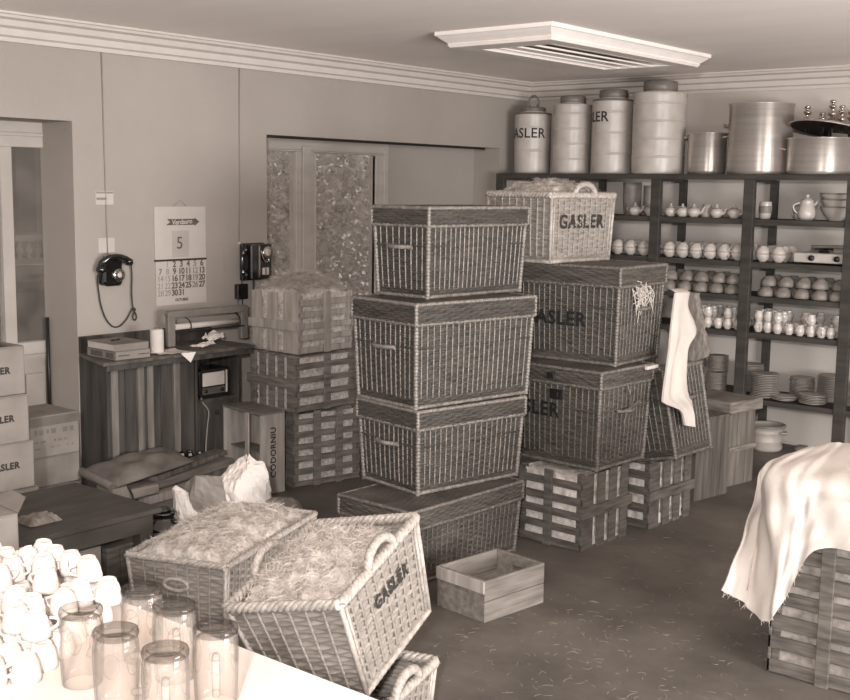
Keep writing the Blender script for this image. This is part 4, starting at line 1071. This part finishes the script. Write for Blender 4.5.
# ------------------------------------------------------------------ things on the left wall
t = thing('wall_telephone', 'black rotary wall telephone with receiver hung across its top', 'telephone', (LX, 4.43, 1.36), PI / 2, 'black telephones on the left wall')
obj('body', MB().prism(rrect(.140, .170, .028), 0, .075, Matrix.Translation((-.075, 0, 0)) @ RX), 'bakelite', t, .012)
RXm = lambda x, y, z: Matrix.Translation((x, y, z)) @ RX
dl = obj('dial', MB().lathe([(0, .0), (.042, 0), (.042, .008), (.036, .012), (0, .012)], 28, M=RXm(.028, -.075, .068)), 'chrome', t)
m = MB()
for k in range(10): m.lathe([(0, .004), (.0055, .003), (.006, 0)], 10, M=RXm(.028 + .030 * math.cos(.6 + k * .55), -.0865, .068 + .030 * math.sin(.6 + k * .55)))
obj('finger_hole', m, 'bakelite', dl)
obj('dial_centre', MB().lathe([(0, .004), (.016, .003), (.017, 0)], 18, M=RXm(.028, -.088, .068)), 'cream', dl)
obj('handset', MB().tube(smoothpath([(-.085, -.05, .12), (-.065, -.075, .165), (-.02, -.085, .182), (.035, -.085, .182), (.08, -.08, .168), (.108, -.07, .146)], 5), [.025] * 5 + [.021] * 5 + [.018] * 10 + [.021] * 5 + [.026], 12).lathe([(0, 0), (.03, 0), (.034, .02), (.024, .04), (0, .042)], 18, M=Matrix.Translation((.10, -.068, .132)) @ Matrix.Rotation(.5, 4, 'Y')).lathe([(0, 0), (.03, 0), (.034, .02), (.024, .04), (0, .042)], 18, M=Matrix.Translation((-.08, -.055, .09)) @ Matrix.Rotation(-.3, 4, 'Y')), 'bakelite', t)
obj('cradle', MB().box(-.05, -.03, -.09, -.02, .155, .185).box(.03, .05, -.09, -.02, .155, .18), 'bakelite', t, .004)
obj('cord', MB().tube(smoothpath([(.118, -.06, .145), (.155, -.03, .135), (.17, -.02, .05), (.165, -.02, -.06), (.175, -.02, -.16), (.192, -.02, -.19), (.198, -.02, -.22), (.182, -.022, -.235), (.170, -.02, -.215), (.182, -.02, -.18), (.192, -.018, -.165), (.178, -.016, -.155), (.16, -.015, -.175), (.125, -.015, -.225), (.07, -.015, -.265), (.02, -.015, -.262), (-.03, -.015, -.21), (-.065, -.015, -.12), (-.082, -.015, -.01), (-.09, -.02, .06), (-.08, -.04, .09)], 6), .0048, 7), 'wire', t)
# pay phone
t = thing('pay_telephone', 'black boxy pay telephone with round dial beside the window recess', 'telephone', (LX, 5.535, 1.345), PI / 2, 'black telephones on the left wall')
obj('body', MB().box(0, .195, -.115, 0, .0, .245), 'bakelite', t, .008)
obj('back_plate', MB().box(-.01, .2, -.03, 0, -.012, .25), 'bakelite', t, .004)
obj('edge_strip', MB().box(.068, .078, -.1195, -.114, .01, .235), 'chrome', t)
dl = obj('dial', MB().lathe([(0, 0), (.046, 0), (.046, .01), (.038, .014), (0, .014)], 28, M=RXm(.148, -.114, .185)), 'chrome', t)
obj('dial_centre', MB().lathe([(0, .005), (.022, .004), (.024, 0)], 20, M=RXm(.148, -.128, .185)), 'cream', dl)
obj('coin_chute', MB().tube(smoothpath([(.09, -.118, .20), (.10, -.122, .15), (.125, -.122, .12), (.155, -.12, .125), (.16, -.12, .14)], 5), .006, 6), 'chrome', t)
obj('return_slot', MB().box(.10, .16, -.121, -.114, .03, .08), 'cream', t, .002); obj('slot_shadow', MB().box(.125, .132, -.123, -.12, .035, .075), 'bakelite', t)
obj('handset', MB().tube(smoothpath([(-.022, -.06, .03), (-.035, -.06, .08), (-.036, -.06, .14), (-.022, -.06, .21)], 6), [.021] * 4 + [.015] * 11 + [.021] * 4, 12).lathe([(0, 0), (.028, .0), (.03, .02), (0, .03)], 16, M=Matrix.Translation((-.028, -.06, .205)) @ Matrix.Rotation(PI / 2, 4, 'Y')).lathe([(0, 0), (.028, .0), (.03, .02), (0, .03)], 16, M=Matrix.Translation((-.028, -.06, .03)) @ Matrix.Rotation(PI / 2, 4, 'Y')), 'bakelite', t)
tag(obj('handset_cord', MB().tube(smoothpath([(LX + .04, 5.62, 1.34), (LX + .03, 5.63, 1.2), (LX + .03, 5.64, 1.05), (LX + .04, 5.62, .98), (LX + .1, 5.55, .97)], 6), .007, 7), 'wire'), 'dark cord running down from the pay telephone to the counter', 'cord')
tag(obj('junction_box', MB().box(LX, LX + .04, 5.474, 5.572, 1.205, 1.312), 'bakelite', bevel=.005), 'small black junction box on the wall below the pay telephone', 'junction box')
tag(obj('wire', MB().tube(smoothpath([(LX + .012, 5.55, 1.345), (LX + .012, 5.535, 1.32), (LX + .012, 5.535, 1.30)], 5), .004, 6).tube([(LX + .012, 5.50, 1.21), (LX + .012, 5.50, .96)], .0022, 6).tube([(LX + .012, 5.54, 1.21), (LX + .012, 5.545, .96)], .004, 6), 'wire'), 'short wires running through the small black junction box', 'wire')
tag(obj('wall_cable', MB().tube([(LX + .004, 4.418, 2.79), (LX + .004, 4.425, 1.95), (LX + .004, 4.43, 1.55)], .0045, 6), 'cable_paint'), 'thin painted cable running down the wall to the rotary telephone', 'cable')
tag(obj('wall_cable', MB().tube([(LX + .004, 5.533, 2.79), (LX + .004, 5.528, 1.9), (LX + .004, 5.52, 1.60)], .0045, 6), 'cable_paint'), 'thin painted cable running down the wall to the pay telephone', 'cable')
tag(obj('white_wire', MB().tube(smoothpath([(LX + .006, 5.515, 1.60), (LX + .008, 5.56, 1.575), (LX + .008, 5.64, 1.57), (LX + .008, 5.70, 1.572)], 5), .006, 6), 'white_paper'), 'short white bent wire just above the pay telephone', 'wire')
t = thing('wall_plate', 'striped card plate fixed on the cable above the rotary telephone', 'plate', (LX, 4.352, 1.864), PI / 2)
obj('plate', MB().box(0, .132, -.006, 0, 0, .086), 'cream', t, .002); obj('dark_strip', MB().box(.005, .127, -.007, -.006, .07, .082).box(.005, .08, -.007, -.006, .03, .045), 'ink_grey', t)
tag(obj('wall_patch', MB().box(LX, LX + .004, 4.366, 4.485, 1.565, 1.658), 'calendar_paper'), 'pale paper patch on the wall just above the rotary telephone', 'patch')
tag(obj('wall_patch', MB().box(LX, LX + .003, 5.377, 5.476, 1.40, 1.566), 'patch_paint'), 'faint grey patch on the wall left of the pay telephone', 'patch')
# calendar
t = thing('wall_calendar', 'paper wall calendar with a large five hung above the paper stand', 'calendar', (LX + .002, 4.795, 1.203), PI / 2)
CW, CH = .425, .648
obj('upper_sheet', MB().box(0, CW, -.004, 0, .30, CH), 'calendar_paper', t)
obj('date_sheet', MB().box(.004, CW - .002, -.006, 0, 0, .30), 'calendar_paper', t)
obj('binding_strip', MB().box(-.004, CW + .003, -.008, 0, .290, .303), 'ink', t)
obj('hanger', MB().tube([(CW * .36, -.004, CH), (CW * .5, -.004, CH + .045), (CW * .62, -.004, CH)], .0015, 5), 'cable_paint', t)
m = MB()
put_text(m, '5', .115, (CW * .475, -.0065, .405), (1, 0, 0), (0, 0, 1), .0)
obj('day_slip', MB().box(CW * .33, CW * .66, -.0055, -.004, .315, .49), 'white_paint', t); obj('day_number', m, 'ink_faded', t)
days = MB(); light_days = MB(); cw = CW / 7.35
for n_ in range(1, 32):
    col = n_ % 7; row = n_ // 7 if col or n_ < 7 else n_ // 7
    put_text(light_days if col in (0, 1, 5) and n_ not in (7,) and row > 0 or n_ in (1, 5) else days, str(n_), .056, (cw * (col + .68), -.0065, .268 - row * .0475), (1, 0, 0), (0, 0, 1), .0016 if col > 1 else .0, .9)
obj('dates', days, 'ink_faded', t); obj('holiday_dates', light_days, 'ink_grey', t)
m = MB(); put_text(m, 'OCTUBRE', .024, (CW * .5, -.0065, .030), (1, 0, 0), (0, 0, 1), .0012, 1.0); obj('month_name', m, 'ink_faded', t)
hy = .545
obj('brand_arrow', MB().add([(x, -.0065, z) for x, z in ((.09, hy - .018), (.33, hy - .018), (.33, hy - .026), (.37, hy + .002), (.33, hy + .03), (.33, hy + .022), (.10, hy + .022), (.125, hy + .002))], [list(range(8))]), 'ink_faded', t)
m = MB(); put_text(m, 'Verdauro', .046, (.225, -.0075, hy + .002), (1, 0, .05), (.15, 0, 1), .001, .95); obj('brand_name', m, 'calendar_paper', t)

# ------------------------------------------------------------------ planks, sack, papers by the counter
def plank(label, a, b, w_, th_, m_='plank_wood'):
    a, b = Vector(a), Vector(b); d_ = b - a; L_ = d_.length
    q = d_.to_track_quat('X', 'Z'); M = Matrix.Translation(a) @ q.to_matrix().to_4x4()
    o = tag(obj('plank', MB().box(0, L_, -w_ / 2, w_ / 2, 0, th_), m_, bevel=.003), label, 'plank', 'boards piled below the counter'); o.matrix_world = M; return o
plank('wide board at floor level along the front of the board pile', (-5.64, 3.98, .0), (-5.68, 4.98, .0), .14, .05)
plank('board at floor level at the back of the board pile', (-5.84, 3.98, .0), (-5.86, 5.0, .0), .20, .06)
plank('front board of the second layer in the pile below the counter', (-5.66, 4.06, .052), (-5.70, 5.0, .052), .12, .045, 'box_wood')
plank('back board of the second layer in the pile below the counter', (-5.84, 4.0, .062), (-5.87, 5.0, .062), .18, .05)
plank('pale short board facing the room in the middle of the board pile', (-5.66, 4.22, .098), (-5.69, 4.80, .102), .10, .05, 'crate_wood_pale')
plank('board of the third layer lying against the counter front', (-5.86, 4.0, .114), (-5.87, 5.0, .114), .18, .06)
plank('slanting board near the top of the pile below the counter', (-5.72, 4.15, .158), (-5.82, 5.0, .180), .14, .05, 'box_wood')
plank('thin board topmost in the pile, running toward the wine crate', (-5.70, 4.30, .215), (-5.89, 5.02, .235), .10, .03)
t = thing('carton', 'small pale carton standing on end beside the board pile', 'carton', (-5.60, 3.96, 0), PI / 2)
obj('body', MB().box(0, .12, 0, .16, 0, .245), 'carton', t, .003); obj('rope_tie', MB().tube(smoothpath([(.10, -.006, .25), (.13, -.012, .17), (.11, -.01, .08), (.12, -.008, .02)], 5), .006, 6), 'wire', t)
tag(obj('bundle', MB().box(-5.80, -5.60, 4.09, 4.30, .152, .215), 'kraft_paper', bevel=.012), 'brown tied bundle lying at the left end of the board pile', 'bundle')
# sack
rg = np.random.default_rng(31); n1, n2 = 26, 18
u, v = np.meshgrid(np.linspace(0, 1, n1), np.linspace(0, 1, n2), indexing='ij')
def sack_pt(uu, vv, top):
    a, b, c, d_ = np.array((-5.93, 3.97, .30)), np.array((-5.60, 3.99, .26)), np.array((-5.68, 4.62, .29)), np.array((-5.95, 4.60, .34))
    U = uu[..., None]; V = vv[..., None]
    return (a * (1 - U) + b * U) * (1 - V) + (d_ * (1 - U) + c * U) * V
P = sack_pt(u, v, 1); e = np.clip(np.sin(PI * u) * np.sin(PI * v), 0, 1) ** .4
P[..., 2] += .045 * e + .012 * np.sin(u * 9 + v * 3) * e + .01 * np.sin(v * 16 - u * 5) * e
Q = sack_pt(u, v, 0); Q[..., 2] += -.025 * e - .008
t = thing('folded_sack', 'dark folded sack lying on top of the board pile', 'sack', (0, 0, 0))
m = MB(); m.grid(P, True); m.grid(Q, True, flip=True)
for A, B in ((P[:, 0], Q[:, 0]), (P[:, -1], Q[:, -1]), (P[0], Q[0]), (P[-1], Q[-1])): m.grid(np.stack([A, B], 1), True)
obj('cloth', m, 'sack_cloth', t)
F_ = np.array([[(-5.60 - .01 * j, 3.98 + .022 * i, .255 + .028 * math.sin(j * 1.2) - .05 * (i < 3) * (1 - i / 3)) for j in range(6)] for i in range(14)])
obj('folded_edge', MB().tube(smoothpath([(-5.93, 3.965, .30), (-5.76, 3.955, .285), (-5.615, 3.97, .255)], 6), .028, 10), 'sack_cloth', t)
for k, (x, y, s_) in enumerate(((-5.90, 4.70, .03), (-5.88, 4.75, .024), (-5.92, 4.78, .022), (-5.87, 4.82, .018))):
    tag(obj('coal_lump', MB().lathe([(0, s_ * 1.4), (s_ * .8, s_), (s_, s_ * .4), (s_ * .7, 0), (0, 0)], 7, (x, y, .262 if k < 2 else .268), smooth=False), 'bakelite'), 'small dark lump among others at the counter foot behind the boards', 'lump', 'dark lumps behind the boards')
# crumpled paper sacks
def crumpled(name, label, cat, c, r, m_, seed, squash=(1, 1, 1), hollow=True):
    rg = np.random.default_rng(seed); n1, n2 = 40, 26
    th_, ph = np.meshgrid(np.linspace(0, 2 * PI, n1, endpoint=False), np.linspace(.04, PI - .04, n2), indexing='ij')
    D = np.stack([np.sin(ph) * np.cos(th_), np.sin(ph) * np.sin(th_), np.cos(ph)], -1)
    K = rg.normal(0, 1, (26, 3)); K /= np.linalg.norm(K, axis=1)[:, None]; h_ = rg.uniform(.68, 1.0, 26)
    R0 = np.min(h_ / np.clip(D @ K.T, .12, None), axis=-1); R0 = np.clip(R0, .45, 1.45)
    R0 *= 1 + .10 * np.abs(np.sin((D @ rg.normal(0, 3, 3)))) + rg.normal(0, .018, R0.shape)
    P = D * R0[..., None] * r * np.array(squash) + np.array(c)
    P[..., 2] = np.maximum(P[..., 2], c[2] - r * squash[2] * .8)
    return tag(obj(name, MB().grid(P, False, closed_u=True, flip=False), m_), label, cat)
crumpled('paper_sack', 'crumpled brown paper sack standing on the floor behind the long basket', 'sack', (-5.17, 4.33, .165), .21, 'kraft_paper', 3, (.85, 1.15, 1.0))
crumpled('crumpled_paper', 'crumpled white paper stuffed upright in front of the brown sack', 'paper', (-5.02, 4.47, .20), .18, 'white_paper', 8, (.7, 1.1, 1.3))
crumpled('crumpled_paper', 'white crumpled paper sticking out at the left of the brown sack', 'paper', (-5.16, 4.16, .13), .115, 'white_paper', 12, (.8, .9, 1.25))
crumpled('paper_sack', 'dull paper sack slumped right of the white crumpled paper', 'sack', (-4.90, 4.60, .10), .12, 'kraft_paper', 15, (.9, 1.1, .9))

# ------------------------------------------------------------------ towel and straw mat on the rear stack
m = MB()
rg = np.random.default_rng(2)
ys_ = np.linspace(.045, .41, 16)
poly = [(-.03, -.01), (.045, .01), (.085, .03)] + [(lerp(.088, .0, (q - .045) / .365) + .009 * (k % 2) + rg.normal(0, .003), q) for k, q in enumerate(ys_)] + [(-.05, .412), (-.085, .41), (-.08, .2)]
m.prism(poly, -.03, .03, Matrix.Translation((-3.24, 6.47, .985)) @ RX)
tag(obj('straw_mat', m, 'straw_mat'), 'rough brown straw mat with ragged edge standing behind the towel', 'mat')
tag(obj('white_stick', MB().box(-3.27, -3.25, 5.93, 6.06, .985, 1.005), 'paper', bevel=.002), 'short white stick poking out left of the hanging towel', 'stick')
TL = [(-3.256, 6.243, 1.408), (-3.217, 6.127, 1.202), (-3.191, 6.054, 1.066), (-3.151, 5.927, .853), (-3.142, 5.926, .808), (-3.129, 6.099, .74), (-3.113, 6.126, .656)]
TR = [(-3.255, 6.418, 1.403), (-3.238, 6.38, 1.311), (-3.212, 6.471, 1.174), (-3.200, 6.338, 1.114), (-3.175, 6.29, .984), (-3.148, 6.263, .841), (-3.131, 6.301, .748), (-3.107, 6.255, .626)]
def resample(pts, n):
    S_ = smoothpath(pts, 8); s_ = np.r_[0, np.cumsum(np.linalg.norm(np.diff(S_, axis=0), axis=1))]; q = np.linspace(0, s_[-1], n)
    return np.stack([np.interp(q, s_, S_[:, k]) for k in range(3)], 1)
n1, n2 = 44, 26; left = resample(TL, n1); right = resample(TR, n1); P = np.zeros((n1, n2, 3))
for i in range(n1):
    for j in range(n2):
        q = j / (n2 - 1); t_ = i / (n1 - 1)
        P[i, j] = lerp(left[i], right[i], q)
        P[i, j, 0] += .014 * math.sin(q * 10 + t_ * 2) * min(1, t_ * 3) + .007 * math.sin(q * 21 - t_ * 4) * t_ + .02 * math.sin(PI * q)
Pb = P + np.array([-.012, 0, 0])
top = np.stack([P[0] + np.array([-.03 * k, 0, .022 * math.sin(PI * k / 4)]) for k in range(5)], 0)
m = MB(); m.grid(P, True, flip=True); m.grid(Pb, True); m.grid(top, True)
m.grid(np.stack([P[:, 0], Pb[:, 0]], 1), True); m.grid(np.stack([P[:, -1], Pb[:, -1]], 1), True); m.grid(np.stack([P[-1], Pb[-1]], 1), True)
tag(obj('towel', m, 'cotton'), 'long white towel hanging down beside the rear wicker stack', 'towel')

# ------------------------------------------------------------------ white cloth over the right crate
CP = np.array([
 [(-1.97, 5.10, .845), (-1.985, 4.70, .835), (-2.02, 4.62, .70), (-2.04, 4.54, .53), (-2.06, 4.45, .35)],
 [(-1.95, 5.12, .855), (-1.945, 4.66, .855), (-1.975, 4.68, .66), (-1.985, 4.62, .47), (-2.0, 4.58, .27)],
 [(-1.92, 5.14, .865), (-1.895, 4.585, .868), (-1.89, 4.515, .70), (-1.865, 4.525, .47), (-1.87, 4.525, .24)],
 [(-1.88, 5.20, .87), (-1.80, 4.57, .865), (-1.77, 4.52, .75), (-1.785, 4.52, .59), (-1.80, 4.515, .36)],
 [(-1.84, 5.26, .865), (-1.70, 4.60, .862), (-1.685, 4.53, .78), (-1.69, 4.535, .68), (-1.70, 4.53, .575)],
 [(-1.65, 5.28, .86), (-1.50, 4.60, .858), (-1.50, 4.53, .80), (-1.505, 4.53, .71), (-1.51, 4.53, .61)],
 [(-1.35, 5.28, .86), (-1.30, 4.60, .858), (-1.30, 4.535, .80), (-1.30, 4.535, .71), (-1.30, 4.53, .60)],
 [(-.90, 5.28, .86), (-.90, 4.60, .858), (-.90, 4.535, .80), (-.90, 4.535, .71), (-.90, 4.53, .60)]])
rows = np.array([smoothpath(CP[i], 9) for i in range(len(CP))])
G = np.array([smoothpath(rows[:, j], 10) for j in range(rows.shape[1])]).transpose(1, 0, 2)
nu, nv = G.shape[:2]; uu, vv = np.meshgrid(np.linspace(0, 7, nu), np.linspace(0, 4, nv), indexing='ij')
nrm = np.cross(np.gradient(G, axis=0), np.gradient(G, axis=1)); nrm /= np.linalg.norm(nrm, axis=-1)[..., None] + 1e-9
if nrm[nu // 2, 5, 2] < 0: nrm = -nrm
fold = .010 * np.sin(uu * 4.4 + vv * .8) * np.clip(vv / 3, .15, 1) * np.clip(1.6 - uu / 4, .2, 1) + .006 * np.sin(uu * 8.3 - vv * 1.7) * np.clip(vv / 2, .2, 1) + .004 * np.sin(uu * 3 + vv * 7)
G2 = G + nrm * (fold * np.clip(1.25 - uu * .16, .3, 1) + .0025 * np.sin(uu * 13 + vv * 2.4) * np.clip(vv / 2, .1, 1) * np.clip(1.6 - uu / 4, .1, 1) + .016)[..., None]
m = MB(); m.grid(G2, True, flip=True); m.grid(G2 - nrm * .006, True)
for A in (0, -1): m.grid(np.stack([G2[A], G2[A] - nrm[A] * .006], 1), True); m.grid(np.stack([G2[:, A], G2[:, A] - nrm[:, A] * .006], 1), True)
rg = np.random.default_rng(77)
for k in range(70):
    i = rg.integers(0, 40); p = G2[min(i, nu - 1), -1]; m.tube([p, p + rg.normal(0, .008, 3) + np.array([0, 0, -.010])], .0010, 3)
tag(obj('white_cloth', m, 'cotton'), 'large rumpled white cloth draped over the tall crate at the right', 'cloth')

# ------------------------------------------------------------------ white counter in front with cups and mugs
t = thing('white_table', 'white topped serving table in the near left corner, covered with upturned cups', 'table', (0, 0, 0))
TZ = .90
obj('table_top', MB().box(-3.75, -1.05, 1.262, 1.812, TZ - .035, TZ), 'table_white', t, .006)
for x in (-3.65, -1.15):
    for y in (1.31, 1.76): obj('leg', MB().box(x - .025, x + .025, y - .025, y + .025, 0, TZ - .035), 'table_wood', t)
obj('apron', MB().box(-3.65, -1.15, 1.755, 1.775, TZ - .12, TZ - .035), 'table_wood', t)
cup = thing('white_cup', 'small white cup turned upside down in the heap on the white table', 'cup', (0, 0, 0), 0, 'upturned white cups on the white table')
obj('cup_body', MB().lathe([(0, .056), (.015, .056), (.017, .060), (.0205, .060), (.022, .054), (.0265, .046), (.031, .03), (.0335, .012), (.0345, .0), (.0325, .0), (.030, .02), (.024, .042), (0, .050)], 22), 'china', cup)
obj('handle', MB().tube([(x, y, .0 + z) for x, y, z in handle_pts(.031, .012, .042, .019)], .0038, 6), 'china', cup)
rg = random.Random(12); pl = []; cells = []
y = 1.302; r_i = 0
while y < 1.79:
    x = -3.10 + (r_i % 2) * .036
    while x < -2.10:
        lim = -2.30 if y < 1.55 else -2.30 - (y - 1.55) * 1.0
        if y < 1.40: lim = -2.24
        if x < lim: cells.append((x, y)); pl.append(((x + rg.uniform(-.004, .004), y + rg.uniform(-.004, .004), TZ), rg.uniform(0, 6.28), None))
        x += .0725
    y += .064; r_i += 1
for (x, y) in cells:
    if x < -2.36 and rg.random() < .62: pl.append(((x + .036, y + rg.uniform(-.006, .006), TZ + .0605), rg.uniform(0, 6.28), (rg.uniform(-.09, .09), rg.uniform(-.09, .09), rg.uniform(0, 6.28))))
copies(cup, pl)
GM = 'upturned glass mugs on the white table'
mug = thing('glass_mug', '', 'mug', (0, 0, 0), 0, GM)
H_ = .175; a = np.linspace(0, 2 * PI, 40, endpoint=False)
prof = [(.0405, .0), (.0435, .002), (.0455, .02), (.0475, .07), (.048, .11), (.0475, .14), (.0455, .155)]
inner = [(.041, .150), (.0440, .135), (.0445, .11), (.044, .07), (.042, .02), (.0405, .0)]
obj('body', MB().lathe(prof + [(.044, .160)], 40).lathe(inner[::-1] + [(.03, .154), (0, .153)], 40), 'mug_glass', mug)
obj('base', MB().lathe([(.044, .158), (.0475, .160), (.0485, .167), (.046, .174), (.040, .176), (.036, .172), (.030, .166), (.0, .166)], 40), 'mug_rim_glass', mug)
facets = MB()
for q in range(6):
    an = q * 2 * PI / 6
    for zz, rr in ((.110, .021),):
        if zz < .1: an2 = an + PI / 8
        else: an2 = an
        M = Matrix.Rotation(an2, 4, 'Z') @ Matrix.Translation((.0482, 0, zz)) @ Matrix.Rotation(PI / 2, 4, 'Y')
        b = np.linspace(0, 2 * PI, 19)
        facets.tube([(rr * math.cos(k) * 1.25, rr * math.sin(k) * .8, -.0018 * abs(math.sin(k))) for k in b], .0009, 5, M=M, caps=False)
obj('dimples', facets, 'mug_glass', mug)
obj('handle', MB().tube(smoothpath([(.046, 0, .125), (.072, 0, .128), (.084, 0, .10), (.080, 0, .06), (.047, 0, .045)], 6), .0085, 10), 'mug_glass', mug)
mugs = [((-2.160, 1.437), 2.2, 'upturned glass mug nearest to the cups at the left'), ((-1.998, 1.412), .2, 'upturned glass mug second from left in the front row'), ((-2.170, 1.607), 2.0, 'upturned glass mug at the back left, closest to the long basket'), ((-2.030, 1.590), -.6, 'upturned glass mug in the middle of the back row'), ((-1.857, 1.563), -.70, 'upturned glass mug at the right end, nearest the bare table top'), ((-1.838, 1.416), -.66, 'upturned glass mug shortest in view at the front right')]
for i, ((x, y), rz, lb) in enumerate(mugs):
    if i == 0: mug.location = (x, y, TZ); mug.rotation_euler = (0, 0, rz); mug['label'] = lb
    else: dup(mug, (x, y, TZ), rz, lb)

# loose straw on the floor
rg = np.random.default_rng(4); m = MB()
for k in range(600):
    x, y = rg.uniform(-3.9, -1.3), rg.uniform(3.0, 6.2)
    if rg.random() < .5: x, y = rg.normal(-2.6, .55), rg.normal(4.2, .6)
    an = rg.uniform(0, PI); l = rg.uniform(.004, .026); cv = rg.normal(0, .4)
    pts = [(x + l * s_ * math.cos(an) - l * cv * s_ * s_ * math.sin(an), y + l * s_ * math.sin(an) + l * cv * s_ * s_ * math.cos(an), .002) for s_ in (-1, -.33, .33, 1)]
    if -3.72 < x < -3.1 and 4.1 < y < 5.3: continue
    m.tube(pts, .0011, 3)
tag(obj('loose_straw', m, 'straw_floor'), 'stray wisps of straw scattered over the dark concrete floor', 'straw', kind='stuff')
